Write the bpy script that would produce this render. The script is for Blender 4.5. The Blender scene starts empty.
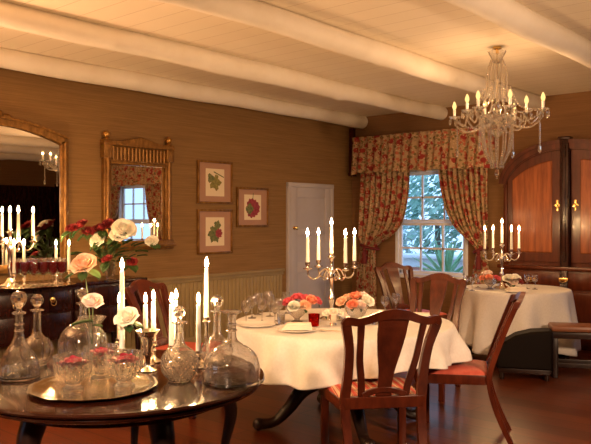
import bpy, bmesh, math, random
from mathutils import Vector, Matrix
PI = math.pi
R = math.radians
random.seed(7)
S = bpy.context.scene
COL = S.collection

# ------------------------------------------------------------------ camera, light, exposure
CS, CC = math.sin(R(40.8)), math.cos(R(40.8))
EYE = 1.5


def at(px, Z):
    """floor position seen in column px at depth Z from the eye"""
    r = (px - 295.5) / 712.0 * Z
    return (r * CC - Z * CS, r * CS + Z * CC)


def zat(py, Z):
    return EYE - (py - 219.0) * Z / 712.0


def depth(py, z):
    return (EYE - z) * 712.0 / (py - 219.0)


def facing(dr, dz):
    return math.atan2(-(dr * CC - dz * CS), dr * CS + dz * CC)


cam_d = bpy.data.cameras.new('camera')
cam_d.sensor_width = 36.0
cam_d.lens = 36.0 * 712 / 591
cam_d.shift_y = -3 / 591
cam_d.clip_start = 0.05
cam = bpy.data.objects.new('camera', cam_d)
cam.location = (0, 0, EYE)
cam.rotation_euler = (R(90), 0, R(40.8))
COL.objects.link(cam)
S.camera = cam

W = bpy.data.worlds.new('daylight')
S.world = W
W.use_nodes = True
bg = W.node_tree.nodes['Background']
bg.inputs[0].default_value = (0.38, 0.62, 1.0, 1)
bg.inputs[1].default_value = 2.3

VS = S.view_settings
VS.view_transform = 'Standard'
VS.look = 'None'
VS.exposure = 0.1
VS.gamma = 1.0
VS.use_curve_mapping = False
S.cycles.use_denoising = True
S.cycles.max_bounces = 14
S.cycles.transmission_bounces = 12
S.cycles.transparent_max_bounces = 16
S.cycles.glossy_bounces = 6
S.cycles.diffuse_bounces = 4
S.cycles.sample_clamp_indirect = 10.0
S.cycles.blur_glossy = 0.2
S.cycles.sample_clamp_direct = 0.0
S.cycles.caustics_refractive = False
S.cycles.caustics_reflective = False


def area(name, loc, target, size, power, color):
    d = bpy.data.lights.new(name, 'AREA')
    d.shape = 'DISK'
    d.size = size
    d.energy = power
    d.color = color
    o = bpy.data.objects.new(name, d)
    o.location = loc
    v = Vector(target) - Vector(loc)
    o.rotation_euler = v.to_track_quat('-Z', 'Y').to_euler()
    COL.objects.link(o)
    return o


key = area('lamp_right', (0.45, 3.35, 1.95), (-2.9, 5.3, 0.95), 0.25, 50, (1.0, 0.64, 0.38))
key.data.spread = R(110)
front = area('front_fill', (-1.3, -0.33, 2.3), (-2.95, 2.0, 0.85), 0.35, 16, (1.0, 0.66, 0.42))  # added fill light, brightens the near table from the camera side
front.data.spread = R(60)
up = area('ceiling_fill', (-5.3, -0.6, 1.6), (-4.65, 0.5, 3.0), 0.6, 185, (1.0, 0.53, 0.25))  # unseen fill light added to brighten ceiling and beams from below
up.data.spread = R(100)
CANDLE_GLOW = 700.0
BULB_LIGHT = 4.0


# ------------------------------------------------------------------ materials
def mat(name, base=(0.5, 0.5, 0.5), rough=0.5, metal=0.0, **kw):
    m = bpy.data.materials.new(name)
    m.use_nodes = True
    p = m.node_tree.nodes['Principled BSDF']
    p.inputs['Base Color'].default_value = (*base, 1)
    p.inputs['Roughness'].default_value = rough
    p.inputs['Metallic'].default_value = metal
    for k, v in kw.items():
        p.inputs[k.replace('_', ' ')].default_value = v
    return m


def nd(m, t, **kw):
    n = m.node_tree.nodes.new(t)
    for k, v in kw.items():
        setattr(n, k, v)
    return n


def lk(m, a, b):
    m.node_tree.links.new(a, b)


def coords(m, scale=(1, 1, 1), rot=(0, 0, 0)):
    tc = nd(m, 'ShaderNodeTexCoord')
    mp = nd(m, 'ShaderNodeMapping')
    mp.inputs['Scale'].default_value = scale
    mp.inputs['Rotation'].default_value = rot
    lk(m, tc.outputs['Object'], mp.inputs['Vector'])
    return mp.outputs['Vector']


def ramp(m, fac, stops, interp='LINEAR'):
    r = nd(m, 'ShaderNodeValToRGB')
    r.color_ramp.interpolation = interp
    e = r.color_ramp.elements
    while len(e) < len(stops):
        e.new(0.5)
    for i, (p, c) in enumerate(stops):
        e[i].position = p
        e[i].color = (*c, 1)
    lk(m, fac, r.inputs['Fac'])
    return r.outputs['Color']


def noise(m, vec, scale, detail=4, rough=0.6):
    n = nd(m, 'ShaderNodeTexNoise')
    n.inputs['Scale'].default_value = scale
    n.inputs['Detail'].default_value = detail
    n.inputs['Roughness'].default_value = rough
    lk(m, vec, n.inputs['Vector'])
    return n.outputs['Fac']


def bump(m, h, strength=0.3, dist=0.01):
    b = nd(m, 'ShaderNodeBump')
    b.inputs['Strength'].default_value = strength
    b.inputs['Distance'].default_value = dist
    lk(m, h, b.inputs['Height'])
    lk(m, b.outputs['Normal'], m.node_tree.nodes['Principled BSDF'].inputs['Normal'])


def setcol(m, c):
    lk(m, c, m.node_tree.nodes['Principled BSDF'].inputs['Base Color'])


def wood(name, dark, light, rough=0.25, scale=(6, 6, 1.2), coat=0.12):
    m = mat(name, dark, rough, Coat_Weight=coat, Coat_Roughness=0.1, Specular_IOR_Level=0.35)
    v = coords(m, scale)
    f = noise(m, v, 3.0, 6, 0.65)
    setcol(m, ramp(m, f, [(0.3, dark), (0.72, light)]))
    return m


def grasscloth(name, a, b):
    m = mat(name, a, 0.85)
    v = coords(m, (1.0, 1.0, 70.0))
    f = noise(m, v, 1.7, 5, 0.7)
    setcol(m, ramp(m, f, [(0.3, a), (0.7, b)]))
    bump(m, f, 0.25, 0.004)
    return m


def plank_floor():
    m = mat('floor_boards', (0.2, 0.07, 0.03), 0.3, Coat_Weight=0.12, Coat_Roughness=0.15, Specular_IOR_Level=0.4)
    v = coords(m, (1, 1, 1), (0, 0, 0))
    br = nd(m, 'ShaderNodeTexBrick')
    br.offset = 0.37
    br.inputs['Scale'].default_value = 1.0
    br.inputs['Brick Width'].default_value = 2.6
    br.inputs['Row Height'].default_value = 0.19
    br.inputs['Mortar Size'].default_value = 0.004
    br.inputs['Color1'].default_value = (0.17, 0.040, 0.013, 1)
    br.inputs['Color2'].default_value = (0.095, 0.021, 0.007, 1)
    br.inputs['Mortar'].default_value = (0.03, 0.01, 0.005, 1)
    lk(m, v, br.inputs['Vector'])
    f = noise(m, coords(m, (1.2, 14, 1)), 3.0, 6, 0.7)
    mx = nd(m, 'ShaderNodeMix', data_type='RGBA', blend_type='MULTIPLY')
    mx.inputs['Factor'].default_value = 0.7
    lk(m, br.outputs['Color'], mx.inputs[6])
    lk(m, ramp(m, f, [(0.3, (0.5, 0.45, 0.4)), (0.75, (1.2, 1.1, 1.0))]), mx.inputs[7])
    setcol(m, mx.outputs[2])
    return m


def floral():
    m = mat('floral_chintz', (0.6, 0.42, 0.25), 0.85)
    v = coords(m, (1, 0.6, 1))
    w = nd(m, 'ShaderNodeTexNoise')
    w.inputs['Scale'].default_value = 9
    lk(m, v, w.inputs['Vector'])
    mixv = nd(m, 'ShaderNodeMix', data_type='VECTOR')
    mixv.inputs['Factor'].default_value = 0.06
    lk(m, v, mixv.inputs[4])
    lk(m, w.outputs['Color'], mixv.inputs[5])
    vv = mixv.outputs[1]

    def blobs(scale, lo, hi, seed_off):
        mp = nd(m, 'ShaderNodeMapping')
        mp.inputs['Location'].default_value = (seed_off, seed_off * 0.7, seed_off * 1.3)
        lk(m, vv, mp.inputs['Vector'])
        vo = nd(m, 'ShaderNodeTexVoronoi')
        vo.inputs['Scale'].default_value = scale
        lk(m, mp.outputs['Vector'], vo.inputs['Vector'])
        return ramp(m, vo.outputs['Distance'], [(lo, (1, 1, 1)), (hi, (0, 0, 0))])

    def layer(prev, fac, color):
        x = nd(m, 'ShaderNodeMix', data_type='RGBA')
        lk(m, fac, x.inputs['Factor'])
        if isinstance(prev, tuple):
            x.inputs[6].default_value = (*prev, 1)
        else:
            lk(m, prev, x.inputs[6])
        x.inputs[7].default_value = (*color, 1)
        return x.outputs[2]
    c = layer((0.42, 0.27, 0.145), blobs(24, 0.32, 0.46, 0.3), (0.17, 0.12, 0.04))
    c = layer(c, blobs(17, 0.29, 0.40, 2.3), (0.40, 0.10, 0.05))
    c = layer(c, blobs(9.5, 0.30, 0.39, 5.1), (0.27, 0.022, 0.016))
    c = layer(c, blobs(30, 0.20, 0.30, 7.7), (0.58, 0.40, 0.24))
    setcol(m, c)
    return m


def glassy(name, tint=(1, 1, 1), through=0.2, ior=1.48, rough=0.0, scatter=0.0):
    m = bpy.data.materials.new(name)
    m.use_nodes = True
    t = m.node_tree
    t.nodes.remove(t.nodes['Principled BSDF'])
    g = nd(m, 'ShaderNodeBsdfGlass')
    g.inputs['Color'].default_value = (*tint, 1)
    g.inputs['IOR'].default_value = ior
    g.inputs['Roughness'].default_value = rough
    tr = nd(m, 'ShaderNodeBsdfTransparent')
    tr.inputs['Color'].default_value = (*tint, 1)
    mx = nd(m, 'ShaderNodeMixShader')
    mx.inputs[0].default_value = through
    lk(m, g.outputs[0], mx.inputs[1])
    lk(m, tr.outputs[0], mx.inputs[2])
    out = mx.outputs[0]
    if scatter > 0:
        df = nd(m, 'ShaderNodeBsdfDiffuse')
        tl = nd(m, 'ShaderNodeBsdfTranslucent')
        m1_ = nd(m, 'ShaderNodeMixShader')
        m2_ = nd(m, 'ShaderNodeMixShader')
        m2_.inputs[0].default_value = scatter
        lk(m, df.outputs[0], m1_.inputs[1])
        lk(m, tl.outputs[0], m1_.inputs[2])
        lk(m, out, m2_.inputs[1])
        lk(m, m1_.outputs[0], m2_.inputs[2])
        out = m2_.outputs[0]
    lk(m, out, t.nodes['Material Output'].inputs['Surface'])
    return m


def pane_mat(name):
    m = bpy.data.materials.new(name)
    m.use_nodes = True
    t = m.node_tree
    t.nodes.remove(t.nodes['Principled BSDF'])
    tr = nd(m, 'ShaderNodeBsdfTransparent')
    gl = nd(m, 'ShaderNodeBsdfGlossy')
    gl.inputs['Roughness'].default_value = 0.02
    mx = nd(m, 'ShaderNodeMixShader')
    mx.inputs[0].default_value = 0.05
    lk(m, tr.outputs[0], mx.inputs[1])
    lk(m, gl.outputs[0], mx.inputs[2])
    lk(m, mx.outputs[0], t.nodes['Material Output'].inputs['Surface'])
    return m


def glow(name, color, strength):
    m = bpy.data.materials.new(name)
    m.use_nodes = True
    t = m.node_tree
    t.nodes.remove(t.nodes['Principled BSDF'])
    e = nd(m, 'ShaderNodeEmission')
    e.inputs[0].default_value = (*color, 1)
    e.inputs[1].default_value = strength
    lk(m, e.outputs[0], t.nodes['Material Output'].inputs['Surface'])
    return m


def lamp_glass(name, color, strength):
    m = glow(name, color, strength)
    t = m.node_tree
    e = [n for n in t.nodes if n.type == 'EMISSION'][0]
    tr = nd(m, 'ShaderNodeBsdfTransparent')
    mx = nd(m, 'ShaderNodeMixShader')
    mx.inputs[0].default_value = 0.5
    lk(m, tr.outputs[0], mx.inputs[1])
    lk(m, e.outputs[0], mx.inputs[2])
    lk(m, mx.outputs[0], t.nodes['Material Output'].inputs['Surface'])
    return m


def striped():
    m = mat('striped_silk', (0.5, 0.2, 0.1), 0.6)
    v = coords(m, (1, 0.02, 0.02))
    wv = nd(m, 'ShaderNodeTexWave', wave_type='BANDS', bands_direction='X')
    wv.inputs['Scale'].default_value = 6.5
    lk(m, v, wv.inputs['Vector'])
    setcol(m, ramp(m, wv.outputs['Fac'], [(0.0, (0.50, 0.05, 0.03)), (0.35, (0.62, 0.36, 0.2)),
                                          (0.55, (0.36, 0.035, 0.03)), (0.8, (0.66, 0.42, 0.26))], 'CONSTANT'))
    return m


def planks_white():
    m = mat('ceiling_boards', (0.72, 0.62, 0.47), 0.6)
    v = coords(m, (1, 1, 1), (0, 0, R(0)))
    br = nd(m, 'ShaderNodeTexBrick')
    br.offset = 0.5
    br.inputs['Scale'].default_value = 1.0
    br.inputs['Brick Width'].default_value = 30.0
    br.inputs['Row Height'].default_value = 0.21
    br.inputs['Mortar Size'].default_value = 0.003
    br.inputs['Color1'].default_value = (0.84, 0.74, 0.58, 1)
    br.inputs['Color2'].default_value = (0.80, 0.70, 0.54, 1)
    br.inputs['Mortar'].default_value = (0.58, 0.47, 0.34, 1)
    lk(m, v, br.inputs['Vector'])
    setcol(m, br.outputs['Color'])
    return m


def plaster(name, a, b, sc=2.0, bs=0.3):
    m = mat(name, a, 0.6)
    f = noise(m, coords(m), sc, 5)
    setcol(m, ramp(m, f, [(0.35, a), (0.65, b)]))
    bump(m, f, bs, 0.03)
    return m


M = {}
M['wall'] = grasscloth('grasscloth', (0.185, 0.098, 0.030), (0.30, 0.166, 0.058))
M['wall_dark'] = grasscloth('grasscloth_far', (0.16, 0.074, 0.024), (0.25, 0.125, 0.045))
M['floor'] = plank_floor()
M['ceiling'] = planks_white()
M['beam'] = plaster('limewashed_beam', (0.84, 0.76, 0.64), (0.90, 0.83, 0.72), 3.0)
M['wainscot'] = plaster('khaki_paint', (0.31, 0.22, 0.09), (0.36, 0.26, 0.11), 3.0, 0.05)
M['doorpaint'] = plaster('pale_grey_paint', (0.46, 0.42, 0.42), (0.50, 0.46, 0.46), 3.0, 0.03)
M['frame_white'] = mat('white_window_paint', (0.75, 0.76, 0.8), 0.5)
M['mahogany'] = wood('mahogany', (0.045, 0.008, 0.004), (0.125, 0.024, 0.009), 0.28, coat=0.04)
M['darkwood'] = wood('dark_mahogany', (0.014, 0.004, 0.003), (0.040, 0.009, 0.005))
M['tabletop'] = wood('polished_table', (0.014, 0.0035, 0.002), (0.040, 0.009, 0.004), 0.12, (2, 8, 2), 0.2)
M['cab'] = wood('cabinet_wood', (0.05, 0.011, 0.004), (0.115, 0.024, 0.009), 0.26, (5, 5, 0.8))
M['cabpanel'] = wood('cabinet_panel', (0.15, 0.034, 0.009), (0.38, 0.105, 0.027), 0.26, (7, 5, 0.7))
M['blackwood'] = wood('blackened_wood', (0.012, 0.006, 0.005), (0.03, 0.012, 0.008), 0.35)
M['gold'] = mat('gilt', (0.50, 0.27, 0.07), 0.35, 0.8)
M['oldgold'] = wood('old_gilt', (0.14, 0.062, 0.015), (0.36, 0.18, 0.045), 0.4, (8, 8, 4), 0.1)
M['brass'] = mat('brass', (0.9, 0.62, 0.22), 0.22, 1.0)
M['oldgold'].node_tree.nodes['Principled BSDF'].inputs['Metallic'].default_value = 0.55
M['silver'] = mat('silver', (0.92, 0.86, 0.74), 0.16, 1.0)
M['linen'] = plaster('white_linen', (0.66, 0.62, 0.58), (0.72, 0.68, 0.64), 60, 0.05)
M['napkin'] = mat('cream_napkin', (0.82, 0.72, 0.60), 0.8)
M['china'] = mat('china', (0.85, 0.80, 0.72), 0.2)
M['wax'] = mat('white_wax', (0.92, 0.88, 0.78), 0.45, Subsurface_Weight=0.3, Subsurface_Radius=(0.02, 0.014, 0.008))
M['wick'] = mat('wick', (0.02, 0.015, 0.01), 0.9)
M['flame'] = glow('flame', (1.0, 0.60, 0.26), CANDLE_GLOW)
M['bulb'] = lamp_glass('candle_bulb', (1.0, 0.62, 0.20), 2.2)
M['glass'] = glassy('crystal', (1.0, 1.0, 1.0), 0.15, 1.5, 0.0, 0.02)
M['cutglass'] = glassy('cut_crystal', (1.0, 0.99, 0.97), 0.12, 1.54, 0.0, 0.045)
M['thinglass'] = glassy('thin_glass', (1, 1, 1), 0.45, 1.4, 0.0, 0.01)
M['bead'] = glassy('bead_crystal', (1.0, 0.95, 0.86), 0.15, 1.6, 0.0, 0.16)
M['redglass'] = glassy('red_glass', (0.75, 0.09, 0.05), 0.3)
M['wine'] = mat('red_drink', (0.45, 0.008, 0.008), 0.1, Transmission_Weight=0.2)
M['pane'] = pane_mat('window_pane')
M['mirror'] = mat('silvered_glass', (0.78, 0.75, 0.70), 0.015, 1.0)
M['floral'] = floral()
M['tie'] = mat('red_tieback', (0.14, 0.014, 0.012), 0.8)
M['stripe'] = striped()
M['redseat'] = plaster('red_silk', (0.46, 0.075, 0.05), (0.55, 0.11, 0.07), 30, 0.05)
M['leather'] = mat('brown_leather', (0.20, 0.075, 0.035), 0.4)
M['darkleather'] = mat('dark_leather', (0.006, 0.003, 0.002), 0.6, Specular_IOR_Level=0.12)
M['mat'] = plaster('picture_mat', (0.40, 0.22, 0.14), (0.44, 0.245, 0.155), 4, 0)
M['paper'] = mat('cream_paper', (0.78, 0.66, 0.46), 0.8)
M['pleaf'] = plaster('printed_leaf', (0.14, 0.14, 0.03), (0.34, 0.28, 0.07), 40, 0)
M['pgreen'] = plaster('printed_green', (0.07, 0.10, 0.03), (0.22, 0.22, 0.07), 40, 0)
M['pred'] = plaster('printed_plum', (0.20, 0.02, 0.03), (0.38, 0.05, 0.06), 40, 0)
M['leaf'] = mat('flower_leaf', (0.04, 0.085, 0.02), 0.5)
M['stem'] = mat('flower_stem', (0.10, 0.16, 0.04), 0.5)


def petal_mat(name, a, b):
    m = mat(name, a, 0.6, Subsurface_Weight=0.1)
    f = noise(m, coords(m), 30, 2)
    setcol(m, ramp(m, f, [(0.35, a), (0.65, b)]))
    return m


M['p_pink'] = petal_mat('pale_pink_petal', (0.88, 0.64, 0.56), (0.93, 0.78, 0.70))
M['p_peach'] = petal_mat('peach_petal', (0.88, 0.48, 0.28), (0.93, 0.68, 0.48))
M['p_white'] = petal_mat('white_petal', (0.88, 0.84, 0.70), (0.93, 0.90, 0.80))
M['p_hot'] = petal_mat('deep_pink_petal', (0.62, 0.07, 0.10), (0.78, 0.16, 0.18))
M['p_coral'] = petal_mat('coral_petal', (0.85, 0.25, 0.14), (0.9, 0.42, 0.26))
M['p_dark'] = petal_mat('dark_red_petal', (0.16, 0.012, 0.015), (0.34, 0.03, 0.03))
M['p_crim'] = petal_mat('crimson_petal', (0.26, 0.008, 0.025), (0.46, 0.03, 0.06))
M['garden'] = plaster('garden_ground', (0.30, 0.33, 0.28), (0.45, 0.45, 0.40), 1.5, 0.1)
M['gwall'] = mat('garden_wall', (0.72, 0.74, 0.76), 0.7)
M['gleaf'] = plaster('shrub_leaf', (0.16, 0.34, 0.26), (0.40, 0.62, 0.50), 3, 0)
M['gleaf2'] = plaster('tree_leaf', (0.30, 0.50, 0.48), (0.70, 0.82, 0.80), 3, 0)
M['spiky'] = plaster('agave_leaf', (0.14, 0.42, 0.22), (0.32, 0.62, 0.40), 5, 0)
M['bloom_out'] = mat('garden_bloom', (0.55, 0.10, 0.12), 0.7)
M['terracotta'] = plaster('terracotta', (0.36, 0.15, 0.10), (0.44, 0.20, 0.13), 6, 0.05)
M['bark'] = plaster('bark', (0.10, 0.08, 0.06), (0.2, 0.16, 0.12), 8, 0.2)


# ------------------------------------------------------------------ mesh builder
def cr(pts, n=8):
    """smooth curve through the points"""
    pts = [tuple(p) for p in pts]
    out = []
    P = [pts[0]] + pts + [pts[-1]]
    for i in range(1, len(P) - 2):
        a, b, c, d = P[i - 1], P[i], P[i + 1], P[i + 2]
        for k in range(n):
            t = k / n
            out.append(tuple(0.5 * (2 * b[j] + (c[j] - a[j]) * t + (2 * a[j] - 5 * b[j] + 4 * c[j] - d[j]) * t * t
                                    + (3 * b[j] - a[j] - 3 * c[j] + d[j]) * t ** 3) for j in range(len(b))))
    out.append(pts[-1])
    return out


class MB:
    def __init__(self):
        self.bm = bmesh.new()

    def box(self, c, s, bevel=0.0, m=None):
        mtx = Matrix.Translation(c) @ Matrix.Diagonal((s[0], s[1], s[2], 1))
        if m is not None:
            mtx = m @ mtx
        r = bmesh.ops.create_cube(self.bm, size=1.0, matrix=mtx)
        if bevel > 0:
            es = {e for v in r['verts'] for e in v.link_edges}
            bmesh.ops.bevel(self.bm, geom=list(es), offset=bevel, segments=2, affect='EDGES', profile=0.5)
        return self

    def span(self, a, b, bevel=0.0):
        c = [(a[i] + b[i]) / 2 for i in range(3)]
        s = [abs(b[i] - a[i]) for i in range(3)]
        return self.box(c, s, bevel)

    def lathe(self, prof, seg=32, m=None, mod=None, loc=(0, 0, 0)):
        rings = []
        mtx = m if m is not None else Matrix.Translation(loc)
        for i, (r, z) in enumerate(prof):
            if r < 1e-6:
                rings.append([self.bm.verts.new(mtx @ Vector((0, 0, z)))])
            else:
                ring = []
                for k in range(seg):
                    th = 2 * PI * k / seg
                    rr = r * (mod(th, z, i) if mod else 1)
                    ring.append(self.bm.verts.new(mtx @ Vector((rr * math.cos(th), rr * math.sin(th), z))))
                rings.append(ring)
        for a, b in zip(rings, rings[1:]):
            if len(a) == 1 and len(b) == 1:
                continue
            for k in range(seg):
                k2 = (k + 1) % seg
                if len(a) == 1:
                    self.bm.faces.new((a[0], b[k2], b[k]))
                elif len(b) == 1:
                    self.bm.faces.new((a[k], a[k2], b[0]))
                else:
                    self.bm.faces.new((a[k], a[k2], b[k2], b[k]))
        return self

    def tube(self, pts, rad, seg=8, flat=1.0):
        pts = [Vector(p) for p in pts]
        n = len(pts)
        rad = rad if isinstance(rad, (list, tuple)) else [rad] * n
        rings = []
        t0 = (pts[1] - pts[0]).normalized()
        up = Vector((0, 0, 1)) if abs(t0.z) < 0.9 else Vector((0, 1, 0))
        nx = t0.cross(up).normalized()
        for i in range(n):
            t = (pts[min(i + 1, n - 1)] - pts[max(i - 1, 0)]).normalized()
            nx = (nx - t * nx.dot(t)).normalized()
            ny = t.cross(nx)
            rings.append([self.bm.verts.new(pts[i] + (nx * math.cos(2 * PI * k / seg) * flat + ny * math.sin(2 * PI * k / seg)) * rad[i])
                          for k in range(seg)])
        for a, b in zip(rings, rings[1:]):
            for k in range(seg):
                k2 = (k + 1) % seg
                self.bm.faces.new((a[k], a[k2], b[k2], b[k]))
        self.bm.faces.new(rings[0][::-1])
        self.bm.faces.new(rings[-1])
        return self

    def ball(self, c, r, sc=(1, 1, 1), u=12, v=8):
        bmesh.ops.create_uvsphere(self.bm, u_segments=u, v_segments=v, radius=r,
                                  matrix=Matrix.Translation(c) @ Matrix.Diagonal((*sc, 1)))
        return self

    def gem(self, c, r, sc=(1, 1, 1)):
        bmesh.ops.create_icosphere(self.bm, subdivisions=1, radius=r,
                                   matrix=Matrix.Translation(c) @ Matrix.Diagonal((*sc, 1)))
        return self

    def prism(self, poly, t0, t1, m=None):
        """polygon in the XY plane, thickness along Z from t0 to t1"""
        mtx = m if m is not None else Matrix.Identity(4)
        a = [self.bm.verts.new(mtx @ Vector((x, y, t0))) for x, y in poly]
        b = [self.bm.verts.new(mtx @ Vector((x, y, t1))) for x, y in poly]
        self.bm.faces.new(a[::-1])
        self.bm.faces.new(b)
        n = len(poly)
        for i in range(n):
            j = (i + 1) % n
            self.bm.faces.new((a[i], a[j], b[j], b[i]))
        return self

    def strap(self, pts, half, surf, thick):
        """flat bar following (u,v) points on a surface surf(u,v)->(x,y,z), thickness along y"""
        n = len(pts)
        half = half if isinstance(half, (list, tuple)) else [half] * n
        rows = []
        for i in range(n):
            p0, p1 = Vector(pts[max(i - 1, 0)]), Vector(pts[min(i + 1, n - 1)])
            t = (p1 - p0).normalized()
            nn = Vector((-t.y, t.x))
            p = Vector(pts[i])
            l, r = p + nn * half[i], p - nn * half[i]
            row = []
            for q, d in ((l, -1), (r, -1), (r, 1), (l, 1)):
                x, y, z = surf(q.x, q.y)
                row.append(self.bm.verts.new((x, y + d * thick / 2, z)))
            rows.append(row)
        for a, b in zip(rows, rows[1:]):
            for k in range(4):
                k2 = (k + 1) % 4
                self.bm.faces.new((a[k], a[k2], b[k2], b[k]))
        self.bm.faces.new(rows[0][::-1])
        self.bm.faces.new(rows[-1])
        return self

    def grid(self, f, nu, nv, close_u=False):
        vs = [[self.bm.verts.new(f(i / nu, j / nv)) for i in range(nu + (0 if close_u else 1))] for j in range(nv + 1)]
        w = len(vs[0])
        for j in range(nv):
            for i in range(nu):
                i2 = (i + 1) % w
                self.bm.faces.new((vs[j][i], vs[j][i2], vs[j + 1][i2], vs[j + 1][i]))
        return self

    def build(self, name, m, parent=None, smooth=True, angle=40, bevel=0.0, solid=0.0):
        me = bpy.data.meshes.new(name)
        bmesh.ops.recalc_face_normals(self.bm, faces=self.bm.faces[:])
        self.bm.to_mesh(me)
        self.bm.free()
        if smooth:
            me.polygons.foreach_set('use_smooth', [True] * len(me.polygons))
            me.set_sharp_from_angle(angle=R(angle))
        me.materials.append(m)
        o = bpy.data.objects.new(name, me)
        COL.objects.link(o)
        if parent is not None:
            o.parent = parent
        if bevel > 0:
            md = o.modifiers.new('bevel', 'BEVEL')
            md.width = bevel
            md.segments = 2
            md.limit_method = 'ANGLE'
            md.angle_limit = R(50)
        if solid > 0:
            md = o.modifiers.new('solid', 'SOLIDIFY')
            md.thickness = solid
            md.offset = 0
        return o


def tag(o, label, cat, group=None, kind=None):
    o['label'] = label
    o['category'] = cat
    if group:
        o['group'] = group
    if kind:
        o['kind'] = kind
    return o


def thing(name, label, cat, loc=(0, 0, 0), rz=0.0, group=None):
    o = bpy.data.objects.new(name, None)
    o.empty_display_size = 0.1
    COL.objects.link(o)
    o.location = loc
    o.rotation_euler = (0, 0, rz)
    return tag(o, label, cat, group)


def struct(name, mb, m, parent=None, **kw):
    o = mb.build(name, m, parent, **kw)
    if parent is None:
        o['kind'] = 'structure'
    return o


def kids(o):
    return [c for c in bpy.data.objects if c.parent == o]


def copy_tree(o, parent=None):
    c = o.copy()
    COL.objects.link(c)
    if parent is not None:
        c.parent = parent
    for ch in kids(o):
        copy_tree(ch, c)
    return c


def dup(o, loc, rz, label, group=None):
    c = copy_tree(o)
    c.location = loc
    c.rotation_euler = (0, 0, rz)
    c['label'] = label
    if group:
        c['group'] = group
    elif 'group' in c:
        del c['group']
    return c


# ------------------------------------------------------------------ the room
XL, XR, YF, YB, H = -6.29, 2.6, 8.57, -2.6, 3.0
T = 0.16
struct('floor', MB().span((XL - T, YB - T, -0.1), (XR + T, YF + T, 0)), M['floor'])
struct('ceiling', MB().span((XL - T, YB - T, H), (XR + T, YF + T, H + 0.1)), M['ceiling'])
struct('wall_left', MB().span((XL - T, YB - T, 0), (XL, YF + T, H)), M['wall'])
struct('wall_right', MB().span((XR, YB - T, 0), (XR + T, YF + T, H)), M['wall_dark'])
BWIN = [(-5.2, -4.2)]
wb = MB()
edges = [XL] + [x for w in BWIN for x in w] + [XR]
for i in range(0, len(edges), 2):
    wb.span((edges[i], YB - T, 0), (edges[i + 1], YB, H))
for a, b in BWIN:
    wb.span((a, YB - T, 0), (b, YB, 0.7))
    wb.span((a, YB - T, 2.25), (b, YB, H))
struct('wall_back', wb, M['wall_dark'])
for i, (a, b) in enumerate(BWIN):
    m = MB()
    for x in (a + 0.03, (a + b) / 2, b - 0.03):
        m.span((x - 0.03, YB - 0.1, 0.7), (x + 0.03, YB - 0.03, 2.25), 0.004)
    for z in (0.73, 1.2, 1.48, 1.85, 2.22):
        m.span((a, YB - 0.1, z - 0.025), (b, YB - 0.03, z + 0.025), 0.004)
    struct('window_%d' % (i + 3), m, M['frame_white'])
WIN = [(-5.53, -4.40), (-1.52, -0.39)]
WZ0, WZ1 = 0.70, 2.20
wf = MB()
edges = [XL] + [x for w in WIN for x in w] + [XR]
for i in range(0, len(edges), 2):
    wf.span((edges[i], YF, 0), (edges[i + 1], YF + T, H))
for a, b in WIN:
    wf.span((a, YF, 0), (b, YF + T, WZ0))
    wf.span((a, YF, WZ1), (b, YF + T, H))
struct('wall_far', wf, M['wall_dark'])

# log beams
for i, bx in enumerate((-6.08, -4.78, -3.46, -2.12, -0.80, 0.52, 1.84)):
    b = MB()
    ph = [random.uniform(0, 6) for _ in range(4)]
    knots = [(random.uniform(YB, YF), random.uniform(0, 6.28)) for _ in range(12)]

    def f(u, v, ph=ph, knots=knots, bx=bx):
        y = YB + v * (YF - YB + 0.02)
        th = u * 2 * PI
        r = 0.094 + 0.006 * math.sin(y * 1.3 + ph[0]) + 0.004 * math.sin(y * 4.1 + ph[1] + th)
        for ky, kt in knots:
            d = (y - ky) ** 2 / 0.006 + (1 - math.cos(th - kt)) / 0.12
            if d < 6:
                r += 0.02 * math.exp(-d)
        return (bx + 0.015 * math.sin(y * 0.9 + ph[2]) + r * math.cos(th), y, H - 0.075 + r * math.sin(th))
    b.grid(f, 24, 160, close_u=True)
    struct('trim_%d' % (i + 1), b, M['beam'], angle=80)

# wainscot along the left wall
w = MB()
y = YB
while y < 7.0:
    y2 = min(y + 0.062, 7.0)
    w.span((XL, y + 0.003, 0.12), (XL + 0.022, y2 - 0.003, 0.82), 0.005)
    y += 0.062
w.span((XL, YB, 0.0), (XL + 0.012, 7.0, 0.82))
w.span((XL, YB, 0.81), (XL + 0.05, 7.02, 0.85), 0.008)
w.span((XL, YB, 0.77), (XL + 0.032, 7.01, 0.81), 0.006)
struct('trim_8', w, M['wainscot'])
struct('baseboard_left', MB().span((XL, YB, 0), (XL + 0.03, 7.0, 0.14), 0.006), M['wainscot'])
struct('baseboard_far', MB().span((XL, YF - 0.02, 0), (-4.0, YF, 0.14), 0.005), M['wainscot'])
struct('trim_9', MB().span((XL + 0.005, YF - 0.075, 2.18), (XL + 0.07, YF, 2.84), 0.006).span((XL + 0.005, YF - 0.10, 2.13), (XL + 0.085, YF, 2.18), 0.008), M['mahogany'])

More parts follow.
